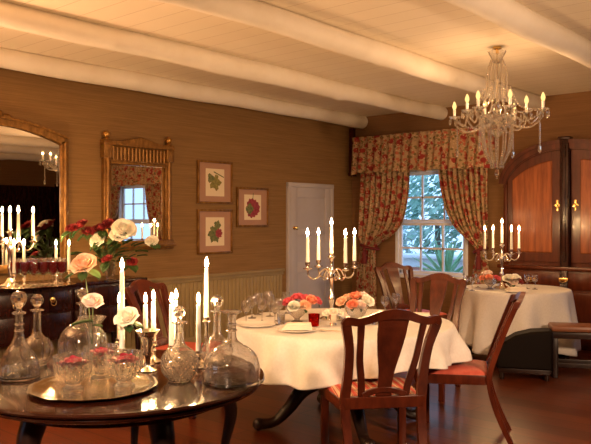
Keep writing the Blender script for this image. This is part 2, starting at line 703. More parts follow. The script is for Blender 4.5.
# door in the left wall
d0, d1, dz = 7.09, 8.07, 1.99
door = MB()
door.span((XL + 0.002, d0 + 0.05, 0.0), (XL + 0.03, d1 - 0.05, dz - 0.05))
dr = struct('door_1', door, M['doorpaint'])
fr = MB()
fr.span((XL, d0, 0), (XL + 0.05, d0 + 0.06, dz), 0.006)
fr.span((XL, d1 - 0.06, 0), (XL + 0.05, d1, dz), 0.006)
fr.span((XL, d0, dz - 0.06), (XL + 0.055, d1, dz), 0.006)
fr.build('door_frame', M['doorpaint'], dr)
st = MB()
for a, b in ((d0 + 0.06, d0 + 0.19), (d1 - 0.19, d1 - 0.06)):
    st.span((XL + 0.03, a, 0.02), (XL + 0.044, b, dz - 0.06), 0.004)
for a, b in ((0.02, 0.24), (0.78, 0.92), (1.28, 1.37), (dz - 0.2, dz - 0.06)):
    st.span((XL + 0.03, d0 + 0.19, a), (XL + 0.044, d1 - 0.19, b), 0.004)
st.build('door_panelling', M['doorpaint'], dr)
k = MB().lathe([(0, 0), (0.024, 0), (0.024, 0.005), (0.009, 0.01), (0.009, 0.03), (0.022, 0.04), (0.026, 0.055), (0.018, 0.066), (0, 0.07)], 16,
               Matrix.Translation((XL + 0.042, d0 + 0.12, 1.38)) @ Matrix.Rotation(R(90), 4, 'Y'))
k.build('door_knob', M['brass'], dr)

# windows
for i, (a, b) in enumerate(WIN):
    m = MB()
    yo = YF + 0.05
    fw = 0.05
    m.span((a, YF + 0.0, WZ0), (a + fw, YF + 0.12, WZ1), 0.005)
    m.span((b - fw, YF + 0.0, WZ0), (b, YF + 0.12, WZ1), 0.005)
    m.span((a, YF, WZ1 - fw), (b, YF + 0.12, WZ1), 0.005)
    m.span((a, YF - 0.05, WZ0 - 0.02), (b, YF + 0.12, WZ0 + 0.04), 0.006)
    win = struct('window_%d' % (i + 1), m, M['frame_white'])
    mid = (WZ0 + WZ1) / 2 + 0.0
    for nm, z0, z1, dy in (('lower_sash', WZ0 + 0.04, mid, 0.0), ('upper_sash', mid, WZ1 - fw, 0.045)):
        s = MB()
        y0, y1 = yo + dy - 0.02, yo + dy + 0.02
        s.span((a + fw, y0, z0), (b - fw, y1, z0 + 0.045), 0.004)
        s.span((a + fw, y0, z1 - 0.04), (b - fw, y1, z1), 0.004)
        s.span((a + fw, y0, z0), (a + fw + 0.04, y1, z1), 0.004)
        s.span((b - fw - 0.04, y0, z0), (b - fw, y1, z1), 0.004)
        for q in (1, 2):
            x = a + fw + (b - a - 2 * fw) * q / 3
            s.span((x - 0.013, y0 + 0.006, z0), (x + 0.013, y1 - 0.006, z1))
        s.span((a + fw, y0 + 0.006, (z0 + z1) / 2 - 0.013), (b - fw, y1 - 0.006, (z0 + z1) / 2 + 0.013))
        so = s.build(nm, M['frame_white'], win)
        MB().span((a + fw + 0.01, yo + dy - 0.002, z0 + 0.01), (b - fw - 0.01, yo + dy + 0.002, z1 - 0.01)).build('glass_pane', M['pane'], so, smooth=False)


# ------------------------------------------------------------------ outside the windows
struct('ground', MB().span((-14, YF + T, -0.1), (6, 26, -0.02)), M['garden'])
gw = MB().span((-13, 12.2, -0.05), (5, 12.5, 0.72)).span((-13, 12.1, 0.72), (5, 12.6, 0.8), 0.02)
tag(gw.build('garden_wall', M['gwall']), 'low white garden wall beyond the windows', 'garden wall')


def leafmass(c, r, n, size, seed, col='gleaf'):
    rd = random.Random(seed)
    m = MB()
    for _ in range(n):
        while True:
            p = Vector((rd.uniform(-1, 1), rd.uniform(-1, 1), rd.uniform(-1, 1)))
            if 0.35 < p.length < 1:
                break
        p = Vector((c[0] + p.x * r[0], c[1] + p.y * r[1], c[2] + p.z * r[2]))
        q = Vector((rd.gauss(0, 1), rd.gauss(0, 1), rd.gauss(0, 1))).normalized()
        t = q.orthogonal().normalized()
        s = size * rd.uniform(0.6, 1.3)
        b = q.cross(t)
        vs = [m.bm.verts.new(p + t * s * x + b * s * yv + q * s * zz) for x, yv, zz in ((-1, 0, 0), (0, -0.42, 0.1), (1, 0, -0.1), (0, 0.42, 0.1))]
        m.bm.faces.new(vs)
    return m


shr = [(-9.9, 14.8, 1.1, 1.1, 'gleaf2', 'tall pale tree behind garden wall, left of the window view', 1.5),
       (-7.9, 13.9, 1.9, 0.85, 'gleaf', 'dense tree filling the top of the window view', 1.7),
       (-6.3, 15.4, 1.7, 0.9, 'gleaf2', 'blue-green tree behind garden wall, middle of the window view', 1.6),
       (-5.0, 13.9, 1.2, 0.7, 'gleaf', 'dark tree behind garden wall, right side of the window view', 1.3),
       (-0.4, 14.2, 1.9, 1.5, 'gleaf2', 'tree reflected through the second window in the gilt mirror', 1.6)]
for x, yv, zc, r, c, lab, h in shr:
    t = thing('garden_tree', lab, 'tree', (x, yv, -0.02))
    leafmass((0, 0, zc + 0.3), (r, r * 0.8, h), 900, 0.12, int(x * 10), c).build('foliage', M[c], t, smooth=False)
    MB().tube([(0, 0, 0), (0.05, 0, 0.8), (0, 0.02, 1.6)], [0.09, 0.07, 0.05]).build('trunk', M['bark'], t)
for x, yv, r, lab in ((-9.3, 11.5, 0.5, 'low green shrub before garden wall, by the terracotta pot'),
                      (-6.2, 11.6, 0.4, 'low shrub before garden wall, behind the spiky plant'),
                      (-1.2, 11.4, 0.6, 'low shrub outside the second window')):
    t = thing('garden_shrub', lab, 'shrub', (x, yv, -0.02))
    leafmass((0, 0, r * 0.75), (r, r * 0.6, r * 0.7), 600, 0.07, int(x * 7)).build('foliage', M['gleaf'], t, smooth=False)
    MB().tube([(0, 0, 0), (0, 0, r * 0.6)], 0.03).build('stem', M['bark'], t)


def spiky(x, y, z, n, L, lab, seed):
    rd = random.Random(seed)
    t = thing('spiky_plant', lab, 'plant', (x, y, z))
    for i in range(n):
        a = i * 2.4 + rd.uniform(-0.2, 0.2)
        el = R(rd.uniform(30, 82))
        l = L * rd.uniform(0.75, 1.1)
        m = MB()
        pts = [(math.cos(a) * math.cos(el) * l * s, math.sin(a) * math.cos(el) * l * s, math.sin(el) * l * s - 0.22 * l * s * s * math.cos(el)) for s in (0, 0.25, 0.5, 0.75, 1)]
        m.tube(pts, [0.022, 0.03, 0.026, 0.016, 0.002], 6, 1.0)
        m.build('leaf', M['spiky'], t)
    return t


def pot(x, y, z, s, lab):
    m = MB().lathe([(0, 0), (0.13 * s, 0), (0.19 * s, 0.26 * s), (0.21 * s, 0.26 * s), (0.215 * s, 0.32 * s), (0.185 * s, 0.32 * s), (0.18 * s, 0.27 * s), (0, 0.27 * s)], 24)
    o = m.build('terracotta_pot', M['terracotta'])
    o.location = (x, y, z)
    return tag(o, lab, 'plant pot')


px_, py_ = at(407, 13.2)
pot(px_, py_, -0.02 + 0.0, 1.9, 'terracotta pot standing outside the window, before garden wall')
bx_, by_ = at(455, 11.2)
tag(MB().span((bx_ - 1.2, by_ - 0.25, -0.03), (bx_ + 1.0, by_ + 0.3, 0.52), 0.02).build('garden_planter', M['gwall']), 'pale stone planter outside the window, holding spiky plant', 'planter')
spiky(bx_ - 0.15, by_, 0.52, 24, 0.75, 'green spiky-leaved plant in pale planter outside the window', 3)
spiky(bx_ + 0.55, by_ + 0.02, 0.52, 16, 0.5, 'smaller spiky plant at right end of the outdoor planter', 4)


# ------------------------------------------------------------------ curtains
def curtains(a, b, which):
    """valance, two tied curtains and tiebacks round a window that spans a..b"""
    x0, x1 = a - 0.60, b + 0.33
    y = YF
    t = thing('valance', 'gathered floral valance over the window' if which == 1 else 'floral valance seen only in the gilt mirror', 'valance', ((x0 + x1) / 2, y, 2.65))
    cx = (x0 + x1) / 2
    m = MB()
    L = x1 - x0 + 0.36
    rd = random.Random(11)
    ph = rd.uniform(0, 6)

    def base(s):
        # path: left return, front, right return
        s *= L
        d = 0.18
        if s < d:
            return x0 - cx, -s, (-1, 0)
        if s > L - d:
            return x1 - cx, -(L - s), (1, 0)
        return x0 - cx + s - d, -d, (0, -1)

    def fv(u, v):
        bx, by, nn = base(u)
        wv = 0.018 * math.sin(u * L * 52 + ph + 0.8 * math.sin(u * 19)) * (0.55 + 0.9 * v) + 0.014 * v * math.sin(u * L * 21 + 1)
        flare = 0.02 + 0.045 * v * v
        if v < 0.12:
            wv *= 1.4
        pin = -0.02 * math.exp(-((v - 0.14) / 0.04) ** 2)
        dz = 0.012 * math.sin(u * L * 21 + 0.6) * v
        return (bx + nn[0] * (wv + flare + pin), by + nn[1] * (wv + flare + pin), 0.03 - v * 0.53 + dz)
    m.grid(fv, 320, 22)
    m.build('gathered_cloth', M['floral'], t, angle=180, solid=0.004)
    MB().span((x0 - cx, -0.17, -0.03), (x1 - cx, -0.001, -0.005)).build('pelmet_board', M['mahogany'], t)

    def curtain(keys, lab, seed, side):
        """keys: (z, outer x, inner x) from the top down"""
        o_ = keys[-1][1]
        tt = thing('curtain', lab, 'curtain', (o_, y, 0))
        ks = [tuple(k) for k in keys]
        tot = len(ks) - 1
        sm = cr(ks, 10)
        nv = len(sm) - 1
        rdm = random.Random(seed)
        p1, p2 = rdm.uniform(0, 6), rdm.uniform(0, 6)
        n = 9

        def fc(u, v):
            z, xo, xi = sm[min(nv, int(round(v * nv)))]
            wdt = abs(xi - xo)
            x = xo + (xi - xo) * u
            amp = 0.032 if wdt > 0.3 else 0.022 + 0.02 * (wdt / 0.3)
            ang = 2 * PI * n * (u + 0.012 * math.sin(v * 5 + p1)) + p2
            x += 0.010 * math.sin(2 * ang)
            yy = -0.10 + amp * math.sin(ang) + 0.012 * math.sin(ang * 0.5 + v * 4)
            return (x - o_, yy, z)
        mm = MB()
        mm.grid(fc, 130, nv)
        mm.build('cloth', M['floral'], tt, angle=180, solid=0.004)
        # tieback
        zt, xo, xi = min(ks, key=lambda q: abs(q[2] - q[1]) + abs(q[0] - 1.10) * 0.5)
        c = (xo + xi) / 2 - o_
        rr = abs(xi - xo) / 2 + 0.02
        mm = MB()
        pts = [(c + rr * math.cos(q), -0.10 + 0.085 * math.sin(q), zt + 0.03 * math.cos(q) * side) for q in [2 * PI * i / 24 for i in range(25)]]
        mm.tube(pts, 0.022, 8)
        tb = mm.build('tieback', M['tie'], tt)
        tb['label'] = 'dark red tieback'
        ts = MB()
        ts.lathe([(0, 0), (0.02, -0.01), (0.028, -0.04), (0.018, -0.06), (0.032, -0.09), (0.04, -0.24), (0, -0.24)], 14, loc=(c + 0.02 * side, -0.205, zt))
        ts.build('tassel', M['tie'], tt)
        return tt
    first = which == 1
    dl, dr_ = (0.0, 0.0) if first else (0.24, 0.14)
    curtain([(2.55, a - 0.52, a + 0.30 - dl), (2.15, a - 0.52, a + 0.31 - dl), (1.75, a - 0.53, a + 0.27 - dl), (1.45, a - 0.54, a + 0.18 - dl), (1.27, a - 0.54, a + 0.02 - dl),
             (1.10, a - 0.49, a - 0.25), (0.85, a - 0.54, a - 0.28), (0.45, a - 0.57, a - 0.27), (0.03, a - 0.58, a - 0.26)],
            'left floral curtain tied back beside the window' if first else 'left floral curtain reflected in the gilt mirror', 5, -1)
    curtain([(2.55, b + 0.33, b - 0.36 + dr_), (2.15, b + 0.33, b - 0.37 + dr_), (1.75, b + 0.33, b - 0.30 + dr_), (1.45, b + 0.33, b - 0.17 + dr_), (1.27, b + 0.32, b + 0.00 + dr_),
             (1.10, b + 0.29, b + 0.17), (0.85, b + 0.32, b + 0.14), (0.45, b + 0.33, b + 0.10), (0.03, b + 0.34, b + 0.08)],
            'right floral curtain tied back between window and cabinet' if first else 'right floral curtain reflected in the gilt mirror', 6, 1)


curtains(*WIN[0], 1)
curtains(*WIN[1], 2)

# ------------------------------------------------------------------ arched cabinet
CX, CW, CYF = -3.04, 0.77, 8.36
cab = thing('arched_cabinet', 'built-in mahogany cabinet with arched top and two panelled doors', 'cabinet', (CX, CYF, 0))


def arch(u, k=1.0, z0=1.93, rise=0.44):
    return z0 + rise * (max(0.0, 1 - abs(u) ** 2.3)) ** 0.62 * k


dep = YF - CYF
mz = Matrix(((1, 0, 0, 0), (0, 0, 1, 0), (0, 1, 0, 0), (0, 0, 0, 1)))  # prism XY -> XZ, thickness along Y
N = 40
outl = [(CW, 0.94), (CW, 1.93)] + [(CW * math.cos(PI * i / N), arch(math.cos(PI * i / N))) for i in range(1, N)] + [(-CW, 1.93), (-CW, 0.94)]
MB().prism(outl, 0.03, dep - 0.002, mz).build('upper_case', M['cab'], cab, bevel=0.004)
# arch moulding
mo = MB()
for off, hw, yy, th in ((0.0, 0.045, 0.0, 0.10), (0.035, 0.022, -0.02, 0.10), (-0.045, 0.014, 0.01, 0.07)):
    pts = [(-CW * (1) - 0, 1.90)] + [(-CW * math.cos(PI * i / N) * (1 + off * 0.4), arch(math.cos(PI * i / N)) + off) for i in range(0, N + 1)] + [(CW, 1.90)]
    mo.strap(pts[1:-1], hw, lambda u, v, yy=yy: (u, yy, v), th)
mo.build('arch_moulding', M['cab'], cab)
sd = MB()
for s in (-1, 1):
    sd.span((s * CW - 0.045 * (s > 0) - 0.0, -0.01, 0.94), (s * CW + 0.045 * (s < 0), 0.06, 1.96), 0.006)
sd.build('side_pilasters', M['cab'], cab)
# doors with raised panels
for s in (-1, 1):
    dpoly = []
    xa, xb = 0.055, CW - 0.05
    for i in range(16):
        x = xa + (xb - xa) * i / 15
        dpoly.append((s * x, arch(x / CW) - 0.06))
    dpoly = [(s * xa, 0.99)] + dpoly + [(s * xb, 0.99)]
    dd = MB().prism(dpoly, 0.0, 0.04, mz).build('door', M['cab'], cab, bevel=0.003)
    ppoly = []
    xa2, xb2 = 0.165, CW - 0.115
    for i in range(16):
        x = xa2 + (xb2 - xa2) * i / 15
        ppoly.append((s * x, arch(x / CW) - 0.17))
    ppoly = [(s * xa2, 1.10)] + ppoly + [(s * xb2, 1.10)]
    po = MB().prism(ppoly, -0.012, 0.01, mz).build('door_panel', M['cabpanel'], dd, bevel=0.011)
    po['label'] = 'lighter orange-brown raised panel'
    e = MB()
    e.lathe([(0, 0), (0.03, 0), (0.032, 0.004), (0.012, 0.01), (0.01, 0.025), (0.02, 0.034), (0.014, 0.045), (0, 0.047)], 14,
            Matrix.Translation((s * 0.105, 0.0, 1.66)) @ Matrix.Rotation(R(90), 4, 'X'), mod=lambda th, z, i: 1 + (0.3 * math.cos(4 * th) if i < 3 else 0))
    e.box((s * 0.105, -0.003, 1.70), (0.03, 0.006, 0.05), 0.004)
    e.box((s * 0.105, -0.003, 1.62), (0.024, 0.006, 0.05), 0.004)
    e.build('knob', M['brass'], dd)
pl = MB()
pl.span((-0.05, -0.075, 0.94), (0.05, 0.03, 2.43), 0.008)
pl.span((-0.02, -0.09, 1.0), (0.02, -0.07, 2.36), 0.006)
pl.span((-0.07, -0.09, 2.425), (0.07, 0.03, 2.46), 0.008)
pl.build('centre_pilaster', M['darkwood'], cab)
lo = MB()
lo.span((-CW - 0.02, -0.05, 0.0), (CW + 0.02, dep - 0.002, 0.90), 0.006)
lo.span((-CW - 0.05, -0.09, 0.90), (CW + 0.05, dep - 0.002, 0.945), 0.012)
lo.build('lower_case', M['cab'], cab)
for s in (-1, 1):
    for z0, z1, nm in ((0.68, 0.88, 'drawer'), (0.10, 0.65, 'cupboard_door')):
        q = MB().box((s * CW * 0.5, -0.055, (z0 + z1) / 2), (CW - 0.06, 0.03, z1 - z0), 0.008).build(nm, M['cab'], cab)
        if nm == 'drawer':
            for hx in ((0.06, 0.25)[0:1] if False else (s * CW * 0.5,)):
                hm = MB()
                hm.box((hx, -0.073, 0.785), (0.10, 0.006, 0.035), 0.005)
                hm.tube([(hx - 0.04, -0.076, 0.785), (hx - 0.036, -0.095, 0.765), (hx, -0.10, 0.753), (hx + 0.036, -0.095, 0.765), (hx + 0.04, -0.076, 0.785)], 0.006, 6)
                hm.build('handle', M['brass'], q)
cq = MB()
cq.box((0.0, -0.094, 0.80), (0.11, 0.006, 0.04), 0.006)
cq.tube([(-0.045, -0.1, 0.80), (-0.04, -0.115, 0.78), (0, -0.12, 0.765), (0.04, -0.115, 0.78), (0.045, -0.1, 0.80)], 0.007, 6)
MB().box((0, -0.075, 0.5), (0.09, 0.032, 0.8), 0.006).build('lower_pilaster', M['darkwood'], cab)
cq.build('brass_plate', M['brass'], cab)

# dark panelling put in at the far right to darken the large mirror's reflection
struct('trim_10', MB().span((0.2, YF - 0.04, 0), (XR, YF, 2.35), 0.005).span((0.2, YF - 0.07, 2.35), (XR, YF, 2.42), 0.01).span((XR - 0.04, 4.0, 0), (XR, YF, 2.35), 0.005), M['darkwood'])

# ------------------------------------------------------------------ gilt mirrors
m2 = thing('gilt_mirror', 'smaller gilt mirror with ball finials, reflecting the window', 'mirror', (XL, 4.67, 1.77))


def yz(mb, y0, z0, y1, z1, x0, x1, bev=0.004):
    return mb.span((x0, y0, z0), (x1, y1, z1), bev)


MB().span((0.001, -0.40, -0.50), (0.018, 0.40, 0.42)).build('mirror_glass', M['mirror'], m2, smooth=False)
for s in (-1, 1):
    q = MB()
    yz(q, s * 0.36, -0.55, s * 0.44, 0.42, 0.001, 0.055, 0.008)
    q.tube([(0.06, s * 0.40, -0.5), (0.06, s * 0.40, 0.36)], 0.022, 10)
    yz(q, s * 0.335, -0.50, s * 0.36, 0.40, 0.001, 0.03, 0.004)
    yz(q, s * 0.352, 0.36, s * 0.455, 0.55, 0.001, 0.085, 0.006)
    q.build('stile', M['oldgold'], m2)
    f_ = MB().ball((0.045, s * 0.405, 0.60), 0.04).lathe([(0.03, 0), (0.015, 0.02), (0, 0.03)], 12, loc=(0.045, s * 0.405, 0.55))
    f_.build('finial', M['gold'], m2)
q = MB()
yz(q, -0.36, 0.32, 0.36, 0.50, 0.001, 0.05, 0.004)
for i in range(15):
    yy = -0.33 + 0.66 * i / 14
    q.tube([(0.055, yy, 0.345), (0.055, yy, 0.475)], 0.015, 8)
yz(q, -0.37, 0.30, 0.37, 0.33, 0.001, 0.07, 0.006)
q.build('fluted_frieze', M['oldgold'], m2)
mx_ = Matrix(((0, 0, 1, 0), (1, 0, 0, 0), (0, 1, 0, 0), (0, 0, 0, 1)))   # prism XY -> YZ, thickness along X
MB().prism([(-0.46, 0.49), (0.46, 0.49), (0.46, 0.525), (0.25, 0.545), (0.0, 0.60), (-0.25, 0.545), (-0.46, 0.525)], 0.001, 0.09, mx_).build('pediment', M['oldgold'], m2, bevel=0.006)
q = MB()
yz(q, -0.46, -0.60, 0.46, -0.50, 0.001, 0.075, 0.01)
yz(q, -0.48, -0.575, 0.48, -0.545, 0.001, 0.095, 0.008)
q.build('bottom_rail', M['oldgold'], m2)

m1 = thing('overmantel_mirror', 'large gilt mirror with arched top above the sideboard', 'mirror', (XL, 3.09, 1.05))
hw = 0.70


def a1(yv):
    return 1.18 + 0.14 * math.cos(min(1, abs(yv) / hw) * PI / 2) ** 0.9


NN = 24
ys = [-hw + 2 * hw * i / NN for i in range(NN + 1)]
MB().prism([(-hw + 0.03, 0.03), (hw - 0.03, 0.03)] + [(yv * 0.95, a1(yv) - 0.02) for yv in ys[::-1]], 0.017, 0.021, mx_).build('mirror_glass', M['mirror'], m1, smooth=False).rotation_euler = (0, R(-0.35), R(-1.0))
q = MB()
path = [(-hw, 0.0)] + [(-hw, 1.18)] + [(yv, a1(yv)) for yv in ys[1:-1]] + [(hw, 1.18), (hw, 0.0)]


def vs1(u, v, xx=0.03):
    return (xx, u, v)


def frame_strap(mb, pts, half, x0, x1):
    rows = []
    n = len(pts)
    for i in range(n):
        p0, p1 = Vector(pts[max(i - 1, 0)]), Vector(pts[min(i + 1, n - 1)])
        t = (p1 - p0).normalized()
        nn = Vector((-t.y, t.x))
        p = Vector(pts[i])
        l, r = p + nn * half, p - nn * half
        rows.append([mb.bm.verts.new(v) for v in ((x0, l.x, l.y), (x0, r.x, r.y), (x1, r.x, r.y), (x1, l.x, l.y))])
    for a, b in zip(rows, rows[1:]):
        for k_ in range(4):
            k2 = (k_ + 1) % 4
            mb.bm.faces.new((a[k_], a[k2], b[k2], b[k_]))
    mb.bm.faces.new(rows[0][::-1])
    mb.bm.faces.new(rows[-1])


for s in (-1, 1):
    q = MB()
    q.span((0.001, s * hw - 0.04, 0), (0.05, s * hw + 0.04, 1.21), 0.008)
    q.tube([(0.052, s * (hw - 0.0), 0.02), (0.052, s * (hw - 0.0), 1.19)], 0.018, 10)
    q.build('stile', M['oldgold'], m1)
q = MB()
pa = [(yv, a1(yv) + 0.02) for yv in ys]
frame_strap(q, pa, 0.035, 0.001, 0.05)
frame_strap(q, [(u * 1.05, v + 0.035) for u, v in pa], 0.012, 0.001, 0.07)
q.build('arched_rail', M['oldgold'], m1, bevel=0.004)
q = MB().span((0.001, -hw - 0.04, -0.05), (0.05, hw + 0.04, 0.03), 0.008)
q.build('bottom_rail', M['oldgold'], m1)
q = MB().ball((0.05, 0.02, 1.40), 0.05, (0.6, 1.1, 1)).ball((0.05, -0.07, 1.385), 0.035, (0.6, 1.4, 0.8)).ball((0.05, 0.11, 1.385), 0.035, (0.6, 1.4, 0.8))
q.build('crest_ornament', M['oldgold'], m1)


# ------------------------------------------------------------------ framed prints
def leaf_poly(n=5, r=0.06, seed=0, jag=0.35):
    rd = random.Random(seed)
    pts = []
    for i in range(40):
        th = 2 * PI * i / 40
        rr = r * (1 - jag / 2 + jag / 2 * math.cos(n * th) + 0.08 * math.sin(13 * th + seed))
        pts.append((rr * math.cos(th), rr * math.sin(th)))
    return pts


def picture(y0, y1, z0, z1, label, kind):
    t = thing('framed_print', label, 'picture', (XL, (y0 + y1) / 2, (z0 + z1) / 2))
    w_, h_ = (y1 - y0) / 2, (z1 - z0) / 2
    q = MB()
    b = 0.026
    for (ya, za, yb, zb) in ((-w_, -h_, -w_ + b, h_), (w_ - b, -h_, w_, h_), (-w_ + b, -h_, w_ - b, -h_ + b), (-w_ + b, h_ - b, w_ - b, h_)):
        q.span((0.001, ya, za), (0.034, yb, zb), 0.006)
    q.build('frame', M['oldgold'], t)
    MB().span((0.001, -w_ + b * 0.8, -h_ + b * 0.8), (0.014, w_ - b * 0.8, h_ - b * 0.8)).build('mount', M['mat'], t, smooth=False)
    pw, ph = w_ * 0.53, h_ * 0.64
    pr = MB().span((0.012, -pw, -ph), (0.0155, pw, ph)).build('print', M['paper'], t, smooth=False)

    def mark(poly, m, dy, dz, k_):
        MB().prism([(a_ * 1.2 + dy, b_ * 1.2 + dz) for a_, b_ in poly], 0.0154, 0.0158 + 0.0003 * k_, mx_).build('printed_fruit' if m == 'pred' else 'printed_leaf', M[m], pr, smooth=False)
    if kind == 0:
        mark(leaf_poly(5, 0.085, 1), 'pleaf', 0.0, 0.0, 1)
        mark(leaf_poly(3, 0.05, 2), 'pgreen', -0.07, 0.05, 2)
        mark([(-0.02, 0.10), (0.12, 0.05), (0.12, 0.06), (-0.02, 0.112)], 'pgreen', 0, 0, 3)
    elif kind == 1:
        mark(leaf_poly(6, 0.09, 3, 0.25), 'pgreen', -0.01, -0.03, 1)
        mark(leaf_poly(5, 0.05, 4, 0.25), 'pgreen', 0.035, 0.075, 2)
        mark(leaf_poly(7, 0.05, 5, 0.2), 'pred', 0.06, -0.02, 3)
    else:
        mark(leaf_poly(3, 0.105, 6, 0.12), 'pred', 0.0, -0.01, 1)
        mark(leaf_poly(4, 0.06, 7, 0.25), 'pgreen', -0.055, -0.02, 2)
        mark([(-0.004, 0.09), (0.004, 0.09), (0.012, 0.15), (0.004, 0.15)], 'pgreen', 0, 0, 3)


picture(5.52, 6.085, 1.68, 2.19, 'upper of two stacked gilt-framed prints, pale yellow-green leaf', 0)
picture(5.52, 6.085, 1.085, 1.615, 'lower of two stacked gilt-framed prints, green leaves', 1)
picture(6.16, 6.73, 1.40, 1.895, 'gilt-framed print of a plum-red fruit, hung nearest the door', 2)


# ------------------------------------------------------------------ candles, candlesticks, candelabra
def flame_mesh():
    m = MB().lathe([(0, 0), (0.0065, 0.006), (0.0095, 0.015), (0.0088, 0.026), (0.005, 0.041), (0, 0.054)], 10)
    o = m.build('flame', M['flame'])
    me = o.data
    bpy.data.objects.remove(o)
    return me


FLAME = flame_mesh()
WICK = None


def candle(x, y, z, L, label, group=None, r=0.0138):
    m = MB().lathe([(0, 0), (r, 0), (r, 0.01), (r * 0.8, L * 0.9), (r * 0.72, L - 0.004), (r * 0.55, L), (0, L - 0.001)], 12)
    o = m.build('candle', M['wax'])
    o.location = (x, y, z)
    tag(o, label, 'candle', group)
    w_ = MB().tube([(0, 0, L - 0.004), (0.001, 0, L + 0.012)], 0.001, 5).build('wick', M['wick'], o)
    f_ = bpy.data.objects.new('flame', FLAME)
    COL.objects.link(f_)
    f_.parent = o
    f_.location = (0, 0, L + 0.006)
    return o


def candlestick(x, y, z, h, label, group=None, s=1.0):
    m = MB().lathe([(0, 0), (0.045 * s, 0), (0.047 * s, 0.006), (0.036 * s, 0.012), (0.02 * s, 0.02), (0.011 * s, 0.03), (0.009 * s, h * 0.45),
                    (0.016 * s, h * 0.55), (0.009 * s, h * 0.65), (0.012 * s, h - 0.028), (0.025 * s, h - 0.022), (0.024 * s, h - 0.018), (0.017, h - 0.014),
                    (0.019, h), (0.0145, h), (0.0145, h - 0.012), (0, h - 0.012)], 20)
    o = m.build('candlestick', M['silver'])
    o.location = (x, y, z)
    tag(o, label, 'candlestick', group)
    return z + h - 0.012


CAN_R, CAN_H, CAN_C = 0.2, 0.43, 0.49


def candelabrum(x, y, z, rz, label):
    t = thing('candelabrum', label, 'candelabra', (x, y, z), rz)
    MB().lathe([(0, 0), (0.085, 0), (0.088, 0.008), (0.07, 0.02), (0.045, 0.03), (0.03, 0.05), (0.018, 0.07), (0, 0.07)], 28, mod=lambda th, zz, i: 1 + 0.04 * math.cos(8 * th)).build('base', M['silver'], t)
    MB().lathe([(0, 0.06), (0.014, 0.06), (0.011, 0.10), (0.02, 0.14), (0.024, 0.165), (0.012, 0.19), (0.010, 0.25), (0.018, 0.30), (0.026, 0.33), (0.014, 0.36),
                (0.011, 0.42), (0.016, 0.45), (0.03, 0.465), (0.03, 0.47), (0.015, 0.475), (0.019, CAN_C), (0.0145, CAN_C), (0.0145, CAN_C - 0.012), (0, CAN_C - 0.012)], 18).build('stem', M['silver'], t)
    tops = []
    for k_ in range(4):
        a = PI / 2 * k_
        q = MB()
        pr = cr([(0.015, 0.34), (0.05, 0.375), (0.085, 0.36), (0.11, 0.32), (0.15, 0.305), (0.19, 0.33), (0.2, 0.375)], 6)
        q.tube([(r_ * math.cos(a), r_ * math.sin(a), zz) for r_, zz in pr], 0.0065, 8)
        sc = cr([(0.06, 0.345), (0.075, 0.31), (0.06, 0.295), (0.048, 0.31), (0.058, 0.32)], 5)
        q.tube([(r_ * math.cos(a), r_ * math.sin(a), zz) for r_, zz in sc], 0.004, 6)
        ao = q.build('arm', M['silver'], t)
        c_ = (CAN_R * math.cos(a), CAN_R * math.sin(a), 0)
        MB().lathe([(0, 0.37), (0.01, 0.37), (0.033, 0.382), (0.034, 0.388), (0.014, 0.39), (0.012, 0.40), (0.018, 0.415), (0.019, CAN_H), (0.0145, CAN_H), (0.0145, CAN_H - 0.012), (0, CAN_H - 0.012)], 16, loc=c_).build('candle_socket', M['silver'], ao)
        th = rz + a
        tops.append((x + CAN_R * math.cos(th), y + CAN_R * math.sin(th), z + CAN_H - 0.012))
    tops.append((x, y, z + CAN_C - 0.012))
    return tops


def cam_rot(phi):
    """arm direction at angle phi from the picture's rightward axis"""
    return R(40.8) + phi


# ------------------------------------------------------------------ flowers
def petal(mb, m, w_, l_, cup, curl):
    def f(u, v):
        s = (u - 0.5) * 2
        ww = w_ * math.sin(min(1.0, 0.18 + v * 0.95) * PI * 0.62) * (1 - 0.12 * v)
        x = s * ww
        y_ = cup * (s * s) * ww * 0.9 - curl * max(0, v - 0.45) ** 2 * l_ * 2.2
        return m @ Vector((x, y_, v * l_))
    mb.grid(f, 4, 4)


def bloom_mesh(d, seed=0, full=1.0):
    """rounded rose head: wrapped, overlapping petals in four layers"""
    rd = random.Random(seed)
    mb = MB()
    # petals per layer, bulge radius, tip radius, height, half span
    layers = [(2, 0.10, 0.07, 0.46, 1.5), (3, 0.19, 0.17, 0.46, 1.15), (5, 0.30, 0.31, 0.42, 0.85), (6, 0.40, 0.47, 0.34, 0.72), (7, 0.43, 0.56, 0.22, 0.62)]
    for li, (n, rb, rt, h, sp) in enumerate(layers):
        off = rd.uniform(0, 6)
        for k_ in range(n):
            a = off + 2 * PI * k_ / n + rd.uniform(-0.1, 0.1)
            hj = h * rd.uniform(0.92, 1.08)
            rj = rt * rd.uniform(0.92, 1.1) * (1 + 0.15 * (full - 1) * li)

            def f(u, v, a=a, rb=rb, rj=rj, hj=hj, sp=sp, li=li):
                x = (u - 0.5) * 2
                wv = math.sin(min(1.0, 0.25 + v) * PI / 2) * (1 - 0.25 * max(0, v - 0.7) / 0.3)
                rr = rb * math.sin(min(1, v * 1.5) * PI / 2) + (rj - rb) * max(0, v - 0.5) ** 1.3 * 2.4
                rr *= 1 + 0.05 * x * x
                z = hj * v * (1 - 0.18 * abs(x) ** 2.5) - 0.10 * li / 4 * max(0, v - 0.7) * (1 + x * x) - 0.12
                th = a + x * sp * wv
                return ((rr + 0.012 * li) * d * math.cos(th), (rr + 0.012 * li) * d * math.sin(th), z * d)
            mb.grid(f, 6, 6)
    mb.ball((0, 0, -0.06 * d), 0.12 * d, u=8, v=6)
    return mb


